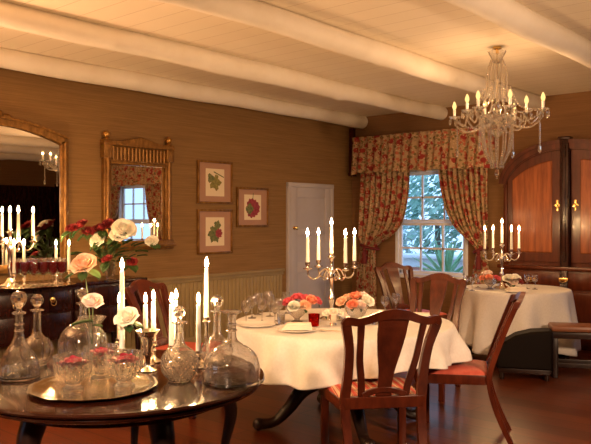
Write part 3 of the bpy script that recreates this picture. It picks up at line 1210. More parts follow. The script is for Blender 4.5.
def leaf_into(mb, p, d, L, wd=0.35):
    d = Vector(d).normalized()
    sd_ = d.cross(Vector((0, 0, 1)))
    if sd_.length < 0.1:
        sd_ = Vector((1, 0, 0))
    sd_.normalize()
    up = sd_.cross(d)

    def f(u, v):
        s = (u - 0.5) * 2
        return Vector(p) + d * (v * L) + sd_ * (s * wd * L * math.sin(PI * min(0.999, v * 0.96 + 0.03)) ** 0.8) + up * (abs(s) * 0.12 * L - 0.25 * L * v * v)
    mb.grid(f, 4, 8)


def rose(x, y, z, d, pm, label, group=None, tilt=(0, 0), stem_to=None, leaves=(), seed=None, name='rose', full=1.0):
    t = thing(name, label, 'flower', (x, y, z), 0, group)
    seed = seed if seed is not None else random.randint(0, 999)
    b = bloom_mesh(d, seed, full).build('bloom', M[pm], t, angle=180)
    # lean towards the room (tilt[0]) and sideways (tilt[1])
    b.rotation_mode = 'QUATERNION'
    d_ = Vector(rdir(math.sin(tilt[1]), -math.sin(tilt[0])))
    if d_.length > 1e-4:
        b.rotation_quaternion = Vector((0, 0, 1)).rotation_difference(Vector((d_.x, d_.y, max(0.15, math.sqrt(max(0.02, 1 - d_.length_squared))))))
    if stem_to is not None:
        e = Vector(stem_to) - Vector((x, y, z))
        mid = e * 0.5 + Vector((e.x * 0.15, e.y * 0.15, 0.0))
        MB().tube(cr([(0, 0, -0.02 * d), tuple(mid), tuple(e)], 6), 0.0022, 6).build('stem', M['stem'], t)
    if leaves:
        mb = MB()
        for p, dd, L in leaves:
            leaf_into(mb, p, dd, L)
        mb.build('leaves', M['leaf'], t, angle=180, solid=0.0008)
    return t


def rdir(dr, dz, up=0.0):
    return (dr * CC - dz * CS, dr * CS + dz * CC, up)


# ------------------------------------------------------------------ tables
def table_leg(mb, pts, rad):
    mb.tube(cr(pts, 8), [r_ for r_ in [p[0] for p in cr([(q,) for q in rad], 8)]], 10)


# near round mahogany table
T1 = at(121, 3.42)
t1 = thing('round_table', 'polished dark round table in front, crowded with decanters', 'table', (*T1, 0), R(40.8))
MB().lathe([(0, 0.70), (0.655, 0.70), (0.665, 0.705), (0.672, 0.718), (0.668, 0.725), (0.688, 0.731), (0.692, 0.739), (0.686, 0.747), (0.66, 0.75), (0, 0.75)], 96).build('tabletop', M['tabletop'], t1, angle=30)
ap = MB().lathe([(0.50, 0.64), (0.515, 0.645), (0.515, 0.70), (0.49, 0.70), (0.49, 0.64)], 72)
ap.build('apron', M['darkwood'], t1)
for (lx, ly, k_) in ((-0.27, -0.33, 1.25), (0.24, -0.33, 1.25), (-0.02, 0.36, 0.8), (0.46, 0.16, 0.8), (-0.46, 0.15, 0.8)):
    n = Vector((lx, ly)).normalized()
    q = MB()
    q.tube(cr([(lx + n.x * a_, ly + n.y * a_, zz) for a_, zz in ((0.0, 0.70), (0.03, 0.62), (0.055, 0.52), (0.02, 0.35), (-0.02, 0.18), (-0.01, 0.06), (0.03, 0.015))], 6),
           [r_[0] * k_ for r_ in cr([(0.045,), (0.045,), (0.04,), (0.026,), (0.02,), (0.018,), (0.026,)], 6)], 12)
    q.lathe([(0, 0), (0.03, 0), (0.036, 0.01), (0.03, 0.024), (0, 0.028)], 14, loc=(lx + n.x * 0.03, ly + n.y * 0.03, 0))
    q.build('leg', M['blackwood'], t1)


def pedestal_table(name, label, px, Z, r, rz, legr, low=0.0):
    c = at(px, Z)
    t = thing(name, label, 'table', (*c, 0), rz)
    MB().lathe([(0, 0.715), (r - 0.02, 0.715), (r, 0.725), (r, 0.738), (r - 0.01, 0.745), (0, 0.745)], 72).build('tabletop', M['darkwood'], t)
    MB().lathe([(0, 0.16), (0.08, 0.16), (0.09, 0.22), (0.06, 0.28), (0.05, 0.36), (0.085, 0.44), (0.09, 0.50), (0.05, 0.58), (0.06, 0.66), (0.16, 0.70), (0.16, 0.716), (0, 0.716)], 28).build('pedestal', M['darkwood'], t)
    for k_ in range(4):
        a = PI / 2 * k_
        q = MB()
        ps = cr([(0.05, 0.30), (0.16, 0.33), (0.30, 0.27), (0.40, 0.15), (0.50, 0.06), (0.60, 0.045), (0.64, 0.06)], 6)
        f_ = legr / 0.62
        q.tube([(rr * f_ * math.cos(a), rr * f_ * math.sin(a), zz) for rr, zz in ps],
               [r_[0] for r_ in cr([(0.055,), (0.06,), (0.055,), (0.045,), (0.036,), (0.04,), (0.03,)], 6)], 12)
        q.ball((0.62 * f_ * math.cos(a), 0.62 * f_ * math.sin(a), 0.045), 0.045)
        q.build('leg', M['blackwood'], t)
    return c


def cloth(name, label, c, r, ztop, drop, n, amp, flare, seed, dropf=None):
    rd = random.Random(seed)
    ph = [rd.uniform(0, 6) for _ in range(5)]
    rings = [0.0, 0.25, 0.5, 0.7, 0.85, 0.94, 0.985]
    mb = MB()
    nt = 300
    rows = 26

    def pt(th, j):
        if j < len(rings):
            rr = rings[j] * r
            z = ztop
        else:
            v = (j - len(rings)) / rows
            env = min(1, v * 1.4) ** 1.2
            wv = (math.cos(n * th + ph[0] + 0.7 * math.sin(2 * th + ph[3])) + 0.45 * math.cos((n * 2 - 3) * th + ph[1]) + 0.4 * math.cos((n // 2 + 1) * th + ph[2])) * amp * env
            edge = 0.008 * (1 - (1 - min(1, v * 12)) ** 2)
            rr = r + edge + flare * v ** 0.9 + wv
            d = drop + (dropf(th) if dropf else 0)
            z = ztop - d * v - 0.006 * (0 if v == 0 else 1) * min(1, v * 12)
        return (c[0] + rr * math.cos(th), c[1] + rr * math.sin(th), z)
    prev = None
    cv = mb.bm.verts.new((c[0], c[1], ztop))
    tot = len(rings) + rows + 1
    for j in range(1, tot):
        ring = [mb.bm.verts.new(pt(2 * PI * k_ / nt, j)) for k_ in range(nt)]
        for k_ in range(nt):
            k2 = (k_ + 1) % nt
            if prev is None:
                mb.bm.faces.new((cv, ring[k_], ring[k2]))
            else:
                mb.bm.faces.new((prev[k_], ring[k_], ring[k2], prev[k2]))
        prev = ring
    o = mb.build(name, M['linen'], angle=180, solid=0.003)
    o.modifiers['solid'].offset = 1
    return tag(o, label, 'tablecloth')


T2 = pedestal_table('dining_table', 'round pedestal dining table under the short white cloth', 343, 5.18, 0.775, R(40.8 + 12), 0.62)
TOPC = 0.755
cloth('tablecloth', 'short white tablecloth on the middle table, draped above pedestal legs', T2, 0.785, TOPC - 0.004, 0.245, 13, 0.038, 0.06, 3,
      lambda th: -0.055 * math.cos(th - R(40.8 - 8)) + 0.03 * math.cos(4 * (th - R(40.8) - R(-112))))
T3 = pedestal_table('corner_table', 'round table by the cabinet under the long white cloth', 516, 7.68, 0.545, R(20), 0.5)
cloth('tablecloth', 'long white tablecloth on the far table by the cabinet', T3, 0.555, TOPC - 0.004, 0.60, 9, 0.044, 0.06, 9, lambda th: 0.03 * math.cos(4 * th))
Z2 = TOPC + 0.0


# ------------------------------------------------------------------ chairs
def back_y(v):
    if v >= 0.45:
        return -0.20 * ((v - 0.45) / 0.55) ** 1.15
    return -0.15 * ((0.45 - v) / 0.45) ** 1.6


def bs(u, v):
    return (u, back_y(v) - 0.03 * (1 - (u / 0.26) ** 2) * max(0, min(1, (v - 0.5) / 0.4)), v)


def sb(u, v):
    return (u, back_y(v), v)


def make_chair(label, seat_m, wood_m='mahogany', group=None):
    t = thing('dining_chair', label, 'chair', (0, 0, 0), 0, group)
    for s in (-1, 1):
        q = MB()
        pts = cr([(s * 0.19, 0.0), (s * 0.20, 0.2), (s * 0.21, 0.45), (s * 0.205, 0.62), (s * 0.212, 0.78), (s * 0.238, 0.915), (s * 0.228, 0.945)], 7)
        hwid = [h_[0] for h_ in cr([(0.018,), (0.021,), (0.025,), (0.024,), (0.023,), (0.024,), (0.016,)], 7)]
        q.strap(pts, hwid, sb, 0.036)
        q.build('back_post', M[wood_m], t, bevel=0.005)
    q = MB()
    pts = cr([(-0.252, 0.912), (-0.232, 0.938), (-0.185, 0.932), (-0.13, 0.945), (-0.07, 0.968), (0, 0.976), (0.07, 0.968), (0.13, 0.945), (0.185, 0.932), (0.232, 0.938), (0.252, 0.912)], 5)
    hwid = [h_[0] for h_ in cr([(0.014,), (0.022,), (0.022,), (0.022,), (0.025,), (0.028,), (0.025,), (0.022,), (0.022,), (0.022,), (0.014,)], 5)]
    q.strap(pts, hwid, bs, 0.034)
    q.build('crest_rail', M[wood_m], t, bevel=0.007)
    for s in (-1, 1):
        q = MB()
        pts = cr([(s * 0.165, 0.93), (s * 0.158, 0.82), (s * 0.15, 0.70), (s * 0.13, 0.58), (s * 0.122, 0.485)], 6)
        q.strap(pts, [h_[0] for h_ in cr([(0.019,), (0.017,), (0.018,), (0.019,), (0.018,)], 6)], bs, 0.02)
        q.build('back_rib', M[wood_m], t, bevel=0.004)
    q = MB()
    pts = cr([(0, 0.485), (0, 0.55), (0, 0.64), (0, 0.75), (0, 0.85), (0, 0.91), (0, 0.96)], 6)
    q.strap(pts, [h_[0] for h_ in cr([(0.045,), (0.038,), (0.044,), (0.062,), (0.075,), (0.078,), (0.085,)], 6)], bs, 0.018)
    q.build('splat', M[wood_m], t, bevel=0.004)
    q = MB()
    q.strap([(-0.22, 0.45), (0.22, 0.45)], 0.035, sb, 0.036)
    pts = [(u, 0.49 + 0.035 * math.cos(u / 0.12 * PI / 2)) for u in [-0.12 + 0.24 * i / 12 for i in range(13)]]
    q.strap(pts, 0.018, sb, 0.03)
    q.build('rear_rail', M[wood_m], t, bevel=0.005)
    # seat frame and cushion
    q = MB()
    for s in (-1, 1):
        m = Matrix.Translation((s * 0.232, 0.22, 0.43)) @ Matrix.Rotation(s * R(-5.8), 4, 'Z')
        q.box((0, 0, 0), (0.035, 0.45, 0.065), 0.006, m)
    q.box((0, 0.44, 0.43), (0.52, 0.035, 0.065), 0.006)
    q.build('seat_frame', M[wood_m], t)

    def top(u, v):
        x = (u - 0.5) * 2
        yv = -0.01 + v * 0.465
        w_ = 0.222 + 0.048 * v
        e = (1 - abs(x) ** 6) * (1 - abs(2 * v - 1) ** 8)
        return (x * w_, yv, 0.457 + 0.035 * max(0, e) ** 0.5)
    q = MB().grid(top, 24, 24)
    q.build('seat', M[seat_m], t, angle=180)
    for s in (-1, 1):
        q = MB()
        q.box((s * 0.235, 0.435, 0.43 / 2), (0.045, 0.045, 0.43), 0.006)
        q.build('leg', M[wood_m], t)
    return t


def chair_at(o, px, Z, dr, dz):
    x, y = at(px, Z)
    o.location = (x, y, 0)
    o.rotation_euler = (0, 0, facing(dr, dz))


ch = make_chair('mahogany splat-back chair with striped seat, back to the viewer', 'stripe')
chair_at(ch, 383, 4.08, -0.15, 1.0)
ch.scale = (1.07, 1.06, 1.01)
ch2 = make_chair('mahogany chair with red seat seen in profile, right of middle table', 'redseat')
chair_at(ch2, 488, 4.93, -1.0, 0.25)
for px, Z, dr, dz, lab in ((432, 6.35, -0.5, -0.86, 'splat-back chair behind middle table, its back against the far cloth'),
                           (403, 8.0, 0.5, -0.87, 'splat-back chair beneath the window beside the left curtain'),
                           (163, 5.75, 0.9, -0.42, 'red-seated chair between the sideboard and middle table')):
    x, y = at(px, Z)
    dup(ch2, (x, y, 0), facing(dr, dz), lab)

# benches at the right
bx, by = at(597, 6.75)
bt = thing('bench', 'low dark wooden bench with brown leather seat at right edge', 'bench', (bx, by, 0), R(40.8 - 12))
q = MB().box((0, 0, 0.465), (0.86, 0.28, 0.06), 0.025)
q.build('seat_cushion', M['leather'], bt)
MB().box((0, 0, 0.405), (0.84, 0.27, 0.06), 0.006).build('seat_frame', M['blackwood'], bt)
for sx in (-1, 1):
    for sy in (-1, 1):
        MB().box((sx * 0.39, sy * 0.105, 0.19), (0.05, 0.05, 0.38), 0.005).build('leg', M['blackwood'], bt)
for sy in (-1, 1):
    MB().box((0, sy * 0.105, 0.12), (0.76, 0.025, 0.04), 0.004).build('stretcher', M['blackwood'], bt)
ox, oy = at(524, 6.72)
ot = thing('footstool', 'dark sloping upholstered stool between the far cloth and the bench', 'stool', (ox, oy, 0), R(40.8 - 16))
MB().prism([(-0.25, 0.10), (-0.26, 0.20), (-0.24, 0.27), (-0.18, 0.35), (-0.08, 0.415), (0.06, 0.455), (0.24, 0.47), (0.25, 0.45), (0.25, 0.10)], -0.13, 0.13, Matrix.Rotation(R(90), 4, 'X')).build('cushion', M['darkleather'], ot, bevel=0.025)
MB().box((0, 0, 0.085), (0.46, 0.24, 0.05), 0.008).build('frame', M['blackwood'], ot)
for sx in (-1, 1):
    for sy in (-1, 1):
        MB().lathe([(0, 0), (0.018, 0), (0.024, 0.03), (0.02, 0.07), (0, 0.07)], 10, loc=(sx * 0.20, sy * 0.09, 0)).build('leg', M['blackwood'], ot)

# ------------------------------------------------------------------ sideboard
SY0, SY1, SX = 2.0, 4.40, -5.74
sb_ = thing('sideboard', 'long dark mahogany sideboard below the mirrors', 'sideboard', (XL, (SY0 + SY1) / 2, 0))
hl = (SY1 - SY0) / 2
MB().span((0.03, -hl, 0.885), (SX - XL, hl, 0.92), 0.008).build('worktop', M['darkwood'], sb_)
MB().span((0.035, -hl + 0.03, 0.42), (SX - XL - 0.04, hl - 0.03, 0.885), 0.006).build('carcass', M['darkwood'], sb_)
fx = SX - XL - 0.04
for i in range(3):
    w_ = (2 * hl - 0.1) / 3
    y0 = -hl + 0.05 + i * w_
    for z0, z1, nm in ((0.68, 0.86, 'drawer'), (0.45, 0.66, 'cupboard_door')):
        dro = MB().span((fx, y0 + 0.015, z0), (fx + 0.018, y0 + w_ - 0.015, z1), 0.005).build(nm, M['darkwood'], sb_)
        for yy in (y0 + w_ * 0.27, y0 + w_ * 0.73):
            if nm == 'drawer':
                hz = (z0 + z1) / 2
                hm = MB().lathe([(0, 0), (0.028, 0), (0.026, 0.004), (0.008, 0.008), (0.006, 0.02), (0, 0.022)], 14, Matrix.Translation((fx + 0.018, yy, hz + 0.012)) @ Matrix.Rotation(R(90), 4, 'Y'))
                hm.tube([(fx + 0.036, yy + 0.026 * math.sin(a_), hz - 0.012 + 0.026 * math.cos(a_)) for a_ in [2 * PI * j / 16 for j in range(17)]], 0.004, 6)
                hm.build('ring_handle', M['brass'], dro)
for yy in (-hl + 0.06, -hl / 3, hl / 3, hl - 0.06):
    for xx in (0.07, SX - XL - 0.075):
        MB().lathe([(0, 0), (0.018, 0), (0.024, 0.03), (0.02, 0.06), (0.032, 0.36), (0.036, 0.43), (0, 0.43)], 12, loc=(xx, yy, 0)).build('leg', M['darkwood'], sb_)
SZ = 0.92

# ------------------------------------------------------------------ glassware
def shell(outer, th=0.0035, base=0.012):
    """closed lathe profile of a glass vessel from its outer profile (bottom to rim)"""
    inner = [(max(0.0015, r_ - th), z_) for r_, z_ in outer if z_ > outer[0][1] + base]
    return [(0, outer[0][1])] + outer + inner[::-1] + [(0, inner[0][1])]


def ship_decanter(x, y, z, s, label, stopper=True, neckh=1.0):
    prof = cr([(0.088, 0.0), (0.093, 0.01), (0.092, 0.04), (0.084, 0.08), (0.062, 0.125), (0.036, 0.165), (0.022, 0.20), (0.0185, 0.24), (0.018, 0.30)], 4)
    prof = [(r_ * s, z_ * s) for r_, z_ in prof] + [(0.032 * s, 0.303 * s), (0.033 * s, 0.309 * s), (0.024 * s, 0.314 * s)]

    def flute(th, zz, i):
        return 1 + (0.02 * math.cos(26 * th) if zz < 0.075 * s and i > 1 else 0)
    m = MB().lathe(shell(prof, 0.004, 0.012 * s), 78, mod=flute)
    for zz in (0.225, 0.255):
        m.lathe([(0.0185 * s, (zz - 0.006) * s), (0.025 * s, zz * s), (0.0185 * s, (zz + 0.006) * s)], 24)
    o = m.build('decanter', M['glass'])
    o.location = (x, y, z)
    tag(o, label, 'decanter')
    if stopper:
        q = MB().lathe([(0, 0.27 * s), (0.013 * s, 0.27 * s), (0.015 * s, 0.315 * s), (0.013 * s, 0.33 * s), (0.026 * s, 0.345 * s), (0.036 * s, 0.365 * s), (0.038 * s, 0.382 * s), (0.03 * s, 0.40 * s), (0.014 * s, 0.409 * s), (0, 0.41 * s)], 12)
        q.build('stopper', M['cutglass'], o, smooth=False)
    return o


def globe_decanter(x, y, z, rad, neck, label, cut=False, stopper='ball', st=1.0):
    """round-bodied decanter; rad body radius, neck total height to the lip"""
    zc = rad * 0.92
    prof = [(rad * 0.55, 0.0), (rad * 0.6, 0.006)]
    for i in range(9):
        a = R(-52 + 112 * i / 8)
        prof.append((rad * math.cos(a), zc + rad * math.sin(a) * 0.98))
    nz = zc + rad * 1.05
    prof += [(0.026, nz), (0.02, nz + 0.025), (0.0185, neck - 0.03), (0.02, neck - 0.012), (0.034, neck - 0.006), (0.034, neck), (0.02, neck + 0.002)]
    prof = cr(prof, 4)

    def diamond(th, zz, i):
        if not cut or zz > zc + rad * 0.55 or zz < 0.012:
            return 1
        k_ = 11
        return 1 + 0.04 * (abs(math.sin(k_ * th + zz * 125)) + abs(math.sin(k_ * th - zz * 125)) - 1.2)
    m = MB().lathe(shell(prof, 0.004, 0.012), 90 if cut else 48, mod=diamond)
    o = m.build('decanter', M['cutglass'] if cut else M['glass'], smooth=True, angle=12 if cut else 60)
    o.location = (x, y, z)
    tag(o, label, 'decanter')
    if stopper:
        h0 = neck + 0.002
        q = MB().lathe([(0, neck - 0.05), (0.012, neck - 0.05), (0.015, h0), (0.012, h0 + 0.012)] + [(0.03 * st * math.sin(a_), h0 + 0.012 + 0.03 * st * (1 - math.cos(a_))) for a_ in [R(35), R(60), R(90), R(120), R(150)]] + [(0, h0 + 0.012 + 0.06 * st)], 10)
        q.build('stopper', M['cutglass'], o, smooth=False)
    return o


TZ = 0.75
x, y = at(19, 3.36)
ship_decanter(x, y, TZ, 1.0, 'ship decanter with faceted stopper at left edge of dark table')
x, y = at(37, 3.66)
globe_decanter(x, y, TZ, 0.082, 0.285, 'round stoppered decanter half hidden behind the left ship decanter', False, 'ball', 1.1)
x, y = at(83, 3.62)
globe_decanter(x, y, TZ, 0.122, 0.325, 'large globe decanter behind the pink rose vase', False, 'ball', 1.0)
x, y = at(179.5, 3.30)
globe_decanter(x, y, TZ, 0.087, 0.275, 'diamond-cut round decanter with stopper between two candle pairs', True, 'ball', 1.0)
x, y = at(217, 3.62)
globe_decanter(x, y, TZ, 0.082, 0.285, 'stoppered decanter behind the open-necked ship decanter', False, 'ball', 1.1)
x, y = at(232, 3.27)


def open_decanter(x, y, z, label):
    prof = cr([(0.118, 0.0), (0.129, 0.006), (0.124, 0.018), (0.129, 0.055), (0.125, 0.095), (0.108, 0.13), (0.078, 0.158), (0.045, 0.178), (0.026, 0.195), (0.0195, 0.22), (0.0185, 0.29), (0.022, 0.312)], 5) + [(0.042, 0.322), (0.044, 0.327), (0.036, 0.331)]
    m = MB().lathe(shell(prof, 0.004, 0.012), 72, mod=lambda th, zz, i: 1 + (0.012 * abs(math.sin(9 * th)) if 0.02 < zz < 0.18 else 0))
    for zz in (0.24, 0.265):
        m.lathe([(0.0185, zz - 0.006), (0.025, zz), (0.0185, zz + 0.006)], 24)
    o = m.build('decanter', M['glass'])
    o.location = (x, y, z)
    tag(o, label, 'decanter')


open_decanter(x, y, TZ, 'wide open-necked ship decanter near right edge of dark table')

# silver tray and glass bowls
x, y = at(94, 3.15)
q = MB().lathe([(0, 0.0), (0.20, 0.0), (0.225, 0.004), (0.255, 0.012), (0.268, 0.016), (0.272, 0.013), (0.265, 0.008), (0.23, 0.0005), (0.2, -0.0)][::-1] and
                [(0, 0.0), (0.215, 0.0), (0.245, 0.008), (0.272, 0.014), (0.274, 0.018), (0.262, 0.018), (0.240, 0.013), (0.215, 0.006), (0, 0.006)], 96,
                mod=lambda th, zz, i: 1 + (0.022 * abs(math.sin(6 * th)) if i in (2, 3, 4, 5, 6) else 0))
tr = q.build('serving_tray', M['silver'])
tr.location = (x, y, TZ + 0.001)
tag(tr, 'silver tray with scalloped rim under the flower bowls', 'tray')
TRZ = TZ + 0.0075


def cut_bowl(x, y, z, s, label, seed):
    prof = cr([(0.045 * s, 0.0), (0.047 * s, 0.005), (0.032 * s, 0.018), (0.036 * s, 0.03), (0.068 * s, 0.055), (0.080 * s, 0.09), (0.078 * s, 0.12), (0.084 * s, 0.148)], 5)

    def fac(th, zz, i):
        if 0.04 < zz < 0.125:
            return 1 + 0.065 * (abs(math.sin(9 * th + zz * 60)) + abs(math.sin(9 * th - zz * 60)) - 1.2)
        return 1 + (0.015 * math.cos(18 * th) if zz >= 0.125 else 0)
    m = MB().lathe(shell(prof, 0.006, 0.03), 54, mod=fac)
    o = m.build('glass_bowl', M['cutglass'], smooth=False)
    o.location = (x, y, z)
    tag(o, label, 'bowl')
    rd = random.Random(seed)
    t = thing('floating_flower', label.split(' on ')[0].replace('cut-glass bowl', 'crimson bloom inside cut-glass bowl'), 'flower', (x, y, z + 0.112))
    bm_ = bloom_mesh(0.09 * s, seed, 1.35)
    bm_.build('bloom', M['p_crim'], t, angle=180)
    bm_ = MB()
    for k_ in range(7):
        a = rd.uniform(0, 6.28)
        petal(bm_, Matrix.Translation((0.03 * math.cos(a), 0.03 * math.sin(a), 0.006)) @ Matrix.Rotation(a, 4, 'Z') @ Matrix.Rotation(R(75), 4, 'X'), 0.014, 0.026, 0.6, 0.6)
    bm_.build('loose_petals', M['p_pink'], t, angle=180)


x, y = at(73, 3.11)
cut_bowl(x, y, TRZ, 1.0, 'front left cut-glass bowl on the silver tray', 4)
x, y = at(124, 3.17)
cut_bowl(x, y, TRZ, 1.02, 'front right cut-glass bowl on the silver tray', 5)
x, y = at(101, 3.33)
cut_bowl(x, y, TRZ, 0.95, 'rearmost cut-glass bowl on the silver tray', 6)

# vases and roses on the near table
vx, vy = at(92, 3.46)
prof = cr([(0.036, 0), (0.037, 0.006), (0.016, 0.02), (0.014, 0.05), (0.018, 0.12), (0.024, 0.18), (0.038, 0.235), (0.066, 0.275)], 5)
o = MB().lathe(shell(prof, 0.0035, 0.03), 40, mod=lambda th, zz, i: 1 + (0.05 * math.cos(6 * th) if zz > 0.24 else 0)).build('bud_vase', M['glass'])
o.location = (vx, vy, TZ)
tag(o, 'clear trumpet vase holding pink and peach roses', 'vase')
x, y = at(93, 3.42)
z = zat(297, 3.42)
rose(x, y, z - 0.02, 0.085, 'p_pink', 'pale pink rose in the clear trumpet vase', None, (R(32), R(8)), (vx, vy, TZ + 0.06),
     [((0, 0, -0.10), rdir(-1, -0.2, 0.05), 0.10), ((0, 0, -0.12), rdir(0.9, -0.4, 0.2), 0.055)], 21)
x, y = at(84, 3.5)
z = zat(264, 3.5)
rose(x, y, z, 0.108, 'p_peach', 'tall peach rose leaning left above the pink rose', None, (R(40), R(-6)), (vx, vy, TZ + 0.08),
     [((0, 0, -0.03), rdir(-1, -0.3, -0.25), 0.095), ((0, 0, -0.03), rdir(0.9, -0.5, -0.2), 0.11), ((0, 0, -0.045), rdir(0.1, -1, -0.35), 0.07)], 22)
sx, sy = at(147.5, 3.52)
prof = cr([(0.046, 0), (0.047, 0.006), (0.022, 0.018), (0.015, 0.04), (0.022, 0.08), (0.031, 0.13), (0.040, 0.17), (0.060, 0.200)], 5)
o = MB().lathe(shell(prof, 0.0025, 0.05), 36, mod=lambda th, zz, i: 1 + (0.05 * math.cos(8 * th) if zz > 0.17 else 0)).build('silver_vase', M['silver'])
o.location = (sx, sy, TZ)
tag(o, 'silver trumpet vase holding the white rose', 'vase')
x, y = at(127, 3.42)
z = zat(317, 3.42)
rose(x, y, z, 0.10, 'p_white', 'white rose leaning left out of the silver vase', None, (R(38), R(-14)), (sx, sy, TZ + 0.12),
     [((0, 0, -0.03), rdir(0.9, -0.3, -0.05), 0.09), ((0.0, 0, -0.04), rdir(0.4, -0.9, -0.2), 0.07)], 23)

# single candlesticks on the near table
G1 = 'candlesticks on the dark round table'
for px, Z, ft, hb, lab in ((122, 3.50, 270, 0.115, 'tallest candle left of the white rose'),
                           (119.5, 3.78, 304, 0.115, 'shorter candle just behind the tall candle by the white rose'),
                           (145.5, 3.66, 304, 0.11, 'left candle of the pair above the silver vase'),
                           (153.5, 3.74, 301, 0.11, 'right candle of the pair above the silver vase'),
                           (171.5, 3.62, 304, 0.11, 'left candle of the pair behind the diamond-cut decanter'),
                           (176, 3.80, 300, 0.11, 'right candle of the pair behind the diamond-cut decanter'),
                           (198.5, 3.60, 304, 0.085, 'short candle beside the tall candle, right of cut decanter'),
                           (206.5, 3.74, 268, 0.235, 'tall candle on the high stick between the right decanters')):
    x, y = at(px, Z)
    z0 = candlestick(x, y, TZ, hb, 'silver candlestick under the ' + lab.replace('candle ', 'taper ', 1), None)
    candle(x, y, z0, zat(ft, Z) - z0, lab + ' on dark table' if 'table' not in lab else lab)

# ------------------------------------------------------------------ middle table setting
cx2, cy2 = at(331.5, 5.28)
tops = candelabrum(cx2, cy2, Z2, cam_rot(R(27)), 'five-branched silver candelabrum on the middle table')
labs = ['rightmost candle of the middle table candelabrum', 'second candle from left of the middle table candelabrum', 'leftmost candle of the middle table candelabrum',
        'second candle from right of the middle table candelabrum', 'tall centre candle of the middle table candelabrum']
for tp, lb in zip(tops, labs):
    candle(*tp, 0.20 if 'tall' not in lb else 0.215, lb)


def goblet(x, y, z, label, group, s=1.0, m='glass'):
    prof = cr([(0.034 * s, 0), (0.034 * s, 0.003), (0.008 * s, 0.01), (0.0045 * s, 0.03), (0.0045 * s, 0.075 * s), (0.012 * s, 0.085 * s), (0.034 * s, 0.115 * s), (0.037 * s, 0.145 * s), (0.032 * s, 0.175 * s)], 3)
    inn = [(max(0.001, r_ - 0.002), z_) for r_, z_ in prof if z_ > 0.088 * s]
    o = MB().lathe([(0, 0)] + prof + inn[::-1] + [(0, inn[0][1])], 20).build('wine_glass', M[m])
    o.location = (x, y, z)
    return tag(o, label, 'glass', group)


def tumbler(x, y, z, label, group, s=1.0):
    prof = [(0.03 * s, 0), (0.032 * s, 0.004), (0.036 * s, 0.08 * s), (0.038 * s, 0.095 * s)]
    o = MB().lathe(shell(prof, 0.003, 0.01), 24, mod=lambda th, zz, i: 1 + 0.02 * math.cos(10 * th)).build('tumbler', M['cutglass'])
    o.location = (x, y, z)
    return tag(o, label, 'glass', group)


g = 'cluster of glasses at left of the middle table'
lab = 'stemmed wine glass in the cluster at left end of the middle table'
for px, Z in ((252, 5.35), (262, 5.15), (270, 5.45), (279, 5.2), (246, 5.05), (268, 5.72), (258, 5.55), (275, 5.02), (286, 5.62)):
    x, y = at(px, Z)
    goblet(x, y, Z2, lab, g, 0.95, 'cutglass')
x, y = at(385, 5.5)
goblet(x, y, Z2, 'wine glass right of the right flower bowl, middle table', None, 0.85)
x, y = at(396, 5.7)
goblet(x, y, Z2, 'wine glass before the window chair, middle table', None, 0.85)


def flower_bowl(px, Z, label, cols, g, zt, s=1.0):
    x, y = at(px, Z)
    prof = cr([(0.045 * s, 0), (0.046 * s, 0.005), (0.022 * s, 0.016), (0.03 * s, 0.034), (0.07 * s, 0.07), (0.09 * s, 0.125)], 4)
    o = MB().lathe(shell(prof, 0.005, 0.02), 48, mod=lambda th, zz, i: 1 + 0.025 * math.cos(16 * th)).build('footed_bowl', M['cutglass'])
    o.location = (x, y, zt)
    tag(o, label, 'bowl')
    return x, y


def blooms(px, Z, zt, spots, where, s=1.0):
    """spots: (dr, dz, dh, diameter, petal, colour word)"""
    x0, y0 = at(px, Z)
    if len(spots) > 4:
        # smaller heads tucked between and behind the first ones
        spots = [(a_, b_, c_ + 0.03, d_ * 0.8, e_, f_) for a_, b_, c_, d_, e_, f_ in spots] + [
            (a_ * 0.8 + 0.02, b_ + 0.075, c_ + 0.035, d_ * 0.72, e_, f_) for a_, b_, c_, d_, e_, f_ in spots[::-1][:5]]
    for i, (dr, dz, dh, d, pm, cw) in enumerate(spots):
        dx, dy, _ = rdir(dr, dz)
        lf = [((0, 0, -0.01), rdir(dr + 0.01, dz - 0.02, -0.3), d * 0.6)] if i % 2 == 0 else []
        rose(x0 + dx, y0 + dy, zt + dh, d, pm, cw + ' rose in ' + where, cw + ' roses in ' + where, (R(30) - dz * 5, dr * 5), None, lf, name='rose')


flower_bowl(297, 5.15, 'footed cut-glass bowl of roses left of the middle candelabrum', None, None, Z2, 0.9)
blooms(300, 5.15, Z2 + 0.10, [(-0.09, 0.02, 0.015, 0.085, 'p_hot', 'deep pink'), (-0.045, -0.05, -0.01, 0.095, 'p_white', 'creamy white'), (-0.03, 0.03, 0.045, 0.085, 'p_hot', 'deep pink'),
                              (0.03, 0.03, 0.035, 0.085, 'p_hot', 'deep pink'), (0.04, -0.04, -0.005, 0.095, 'p_peach', 'orange'), (0.085, 0.0, 0.03, 0.09, 'p_coral', 'coral'),
                              (0.13, 0.03, 0.02, 0.08, 'p_hot', 'deep pink')], 'the bowl left of the middle candelabrum')
flower_bowl(356, 5.1, 'footed cut-glass bowl of roses right of the middle candelabrum', None, None, Z2, 0.95)
blooms(356, 5.1, Z2 + 0.105, [(-0.105, 0.0, 0.02, 0.09, 'p_peach', 'orange'), (-0.06, 0.04, 0.045, 0.085, 'p_peach', 'orange'), (-0.03, -0.05, 0.005, 0.085, 'p_coral', 'coral'), (0.0, 0.03, 0.055, 0.095, 'p_coral', 'coral'),
                              (0.03, -0.04, 0.0, 0.085, 'p_pink', 'pale pink'), (0.085, -0.01, 0.025, 0.105, 'p_white', 'creamy white'), (0.06, 0.05, 0.05, 0.09, 'p_pink', 'pale pink')], 'the bowl right of the middle candelabrum')
x, y = at(333, 4.98)
prof = [(0.024, 0), (0.026, 0.004), (0.02, 0.02), (0.032, 0.05), (0.03, 0.075), (0.036, 0.09)]
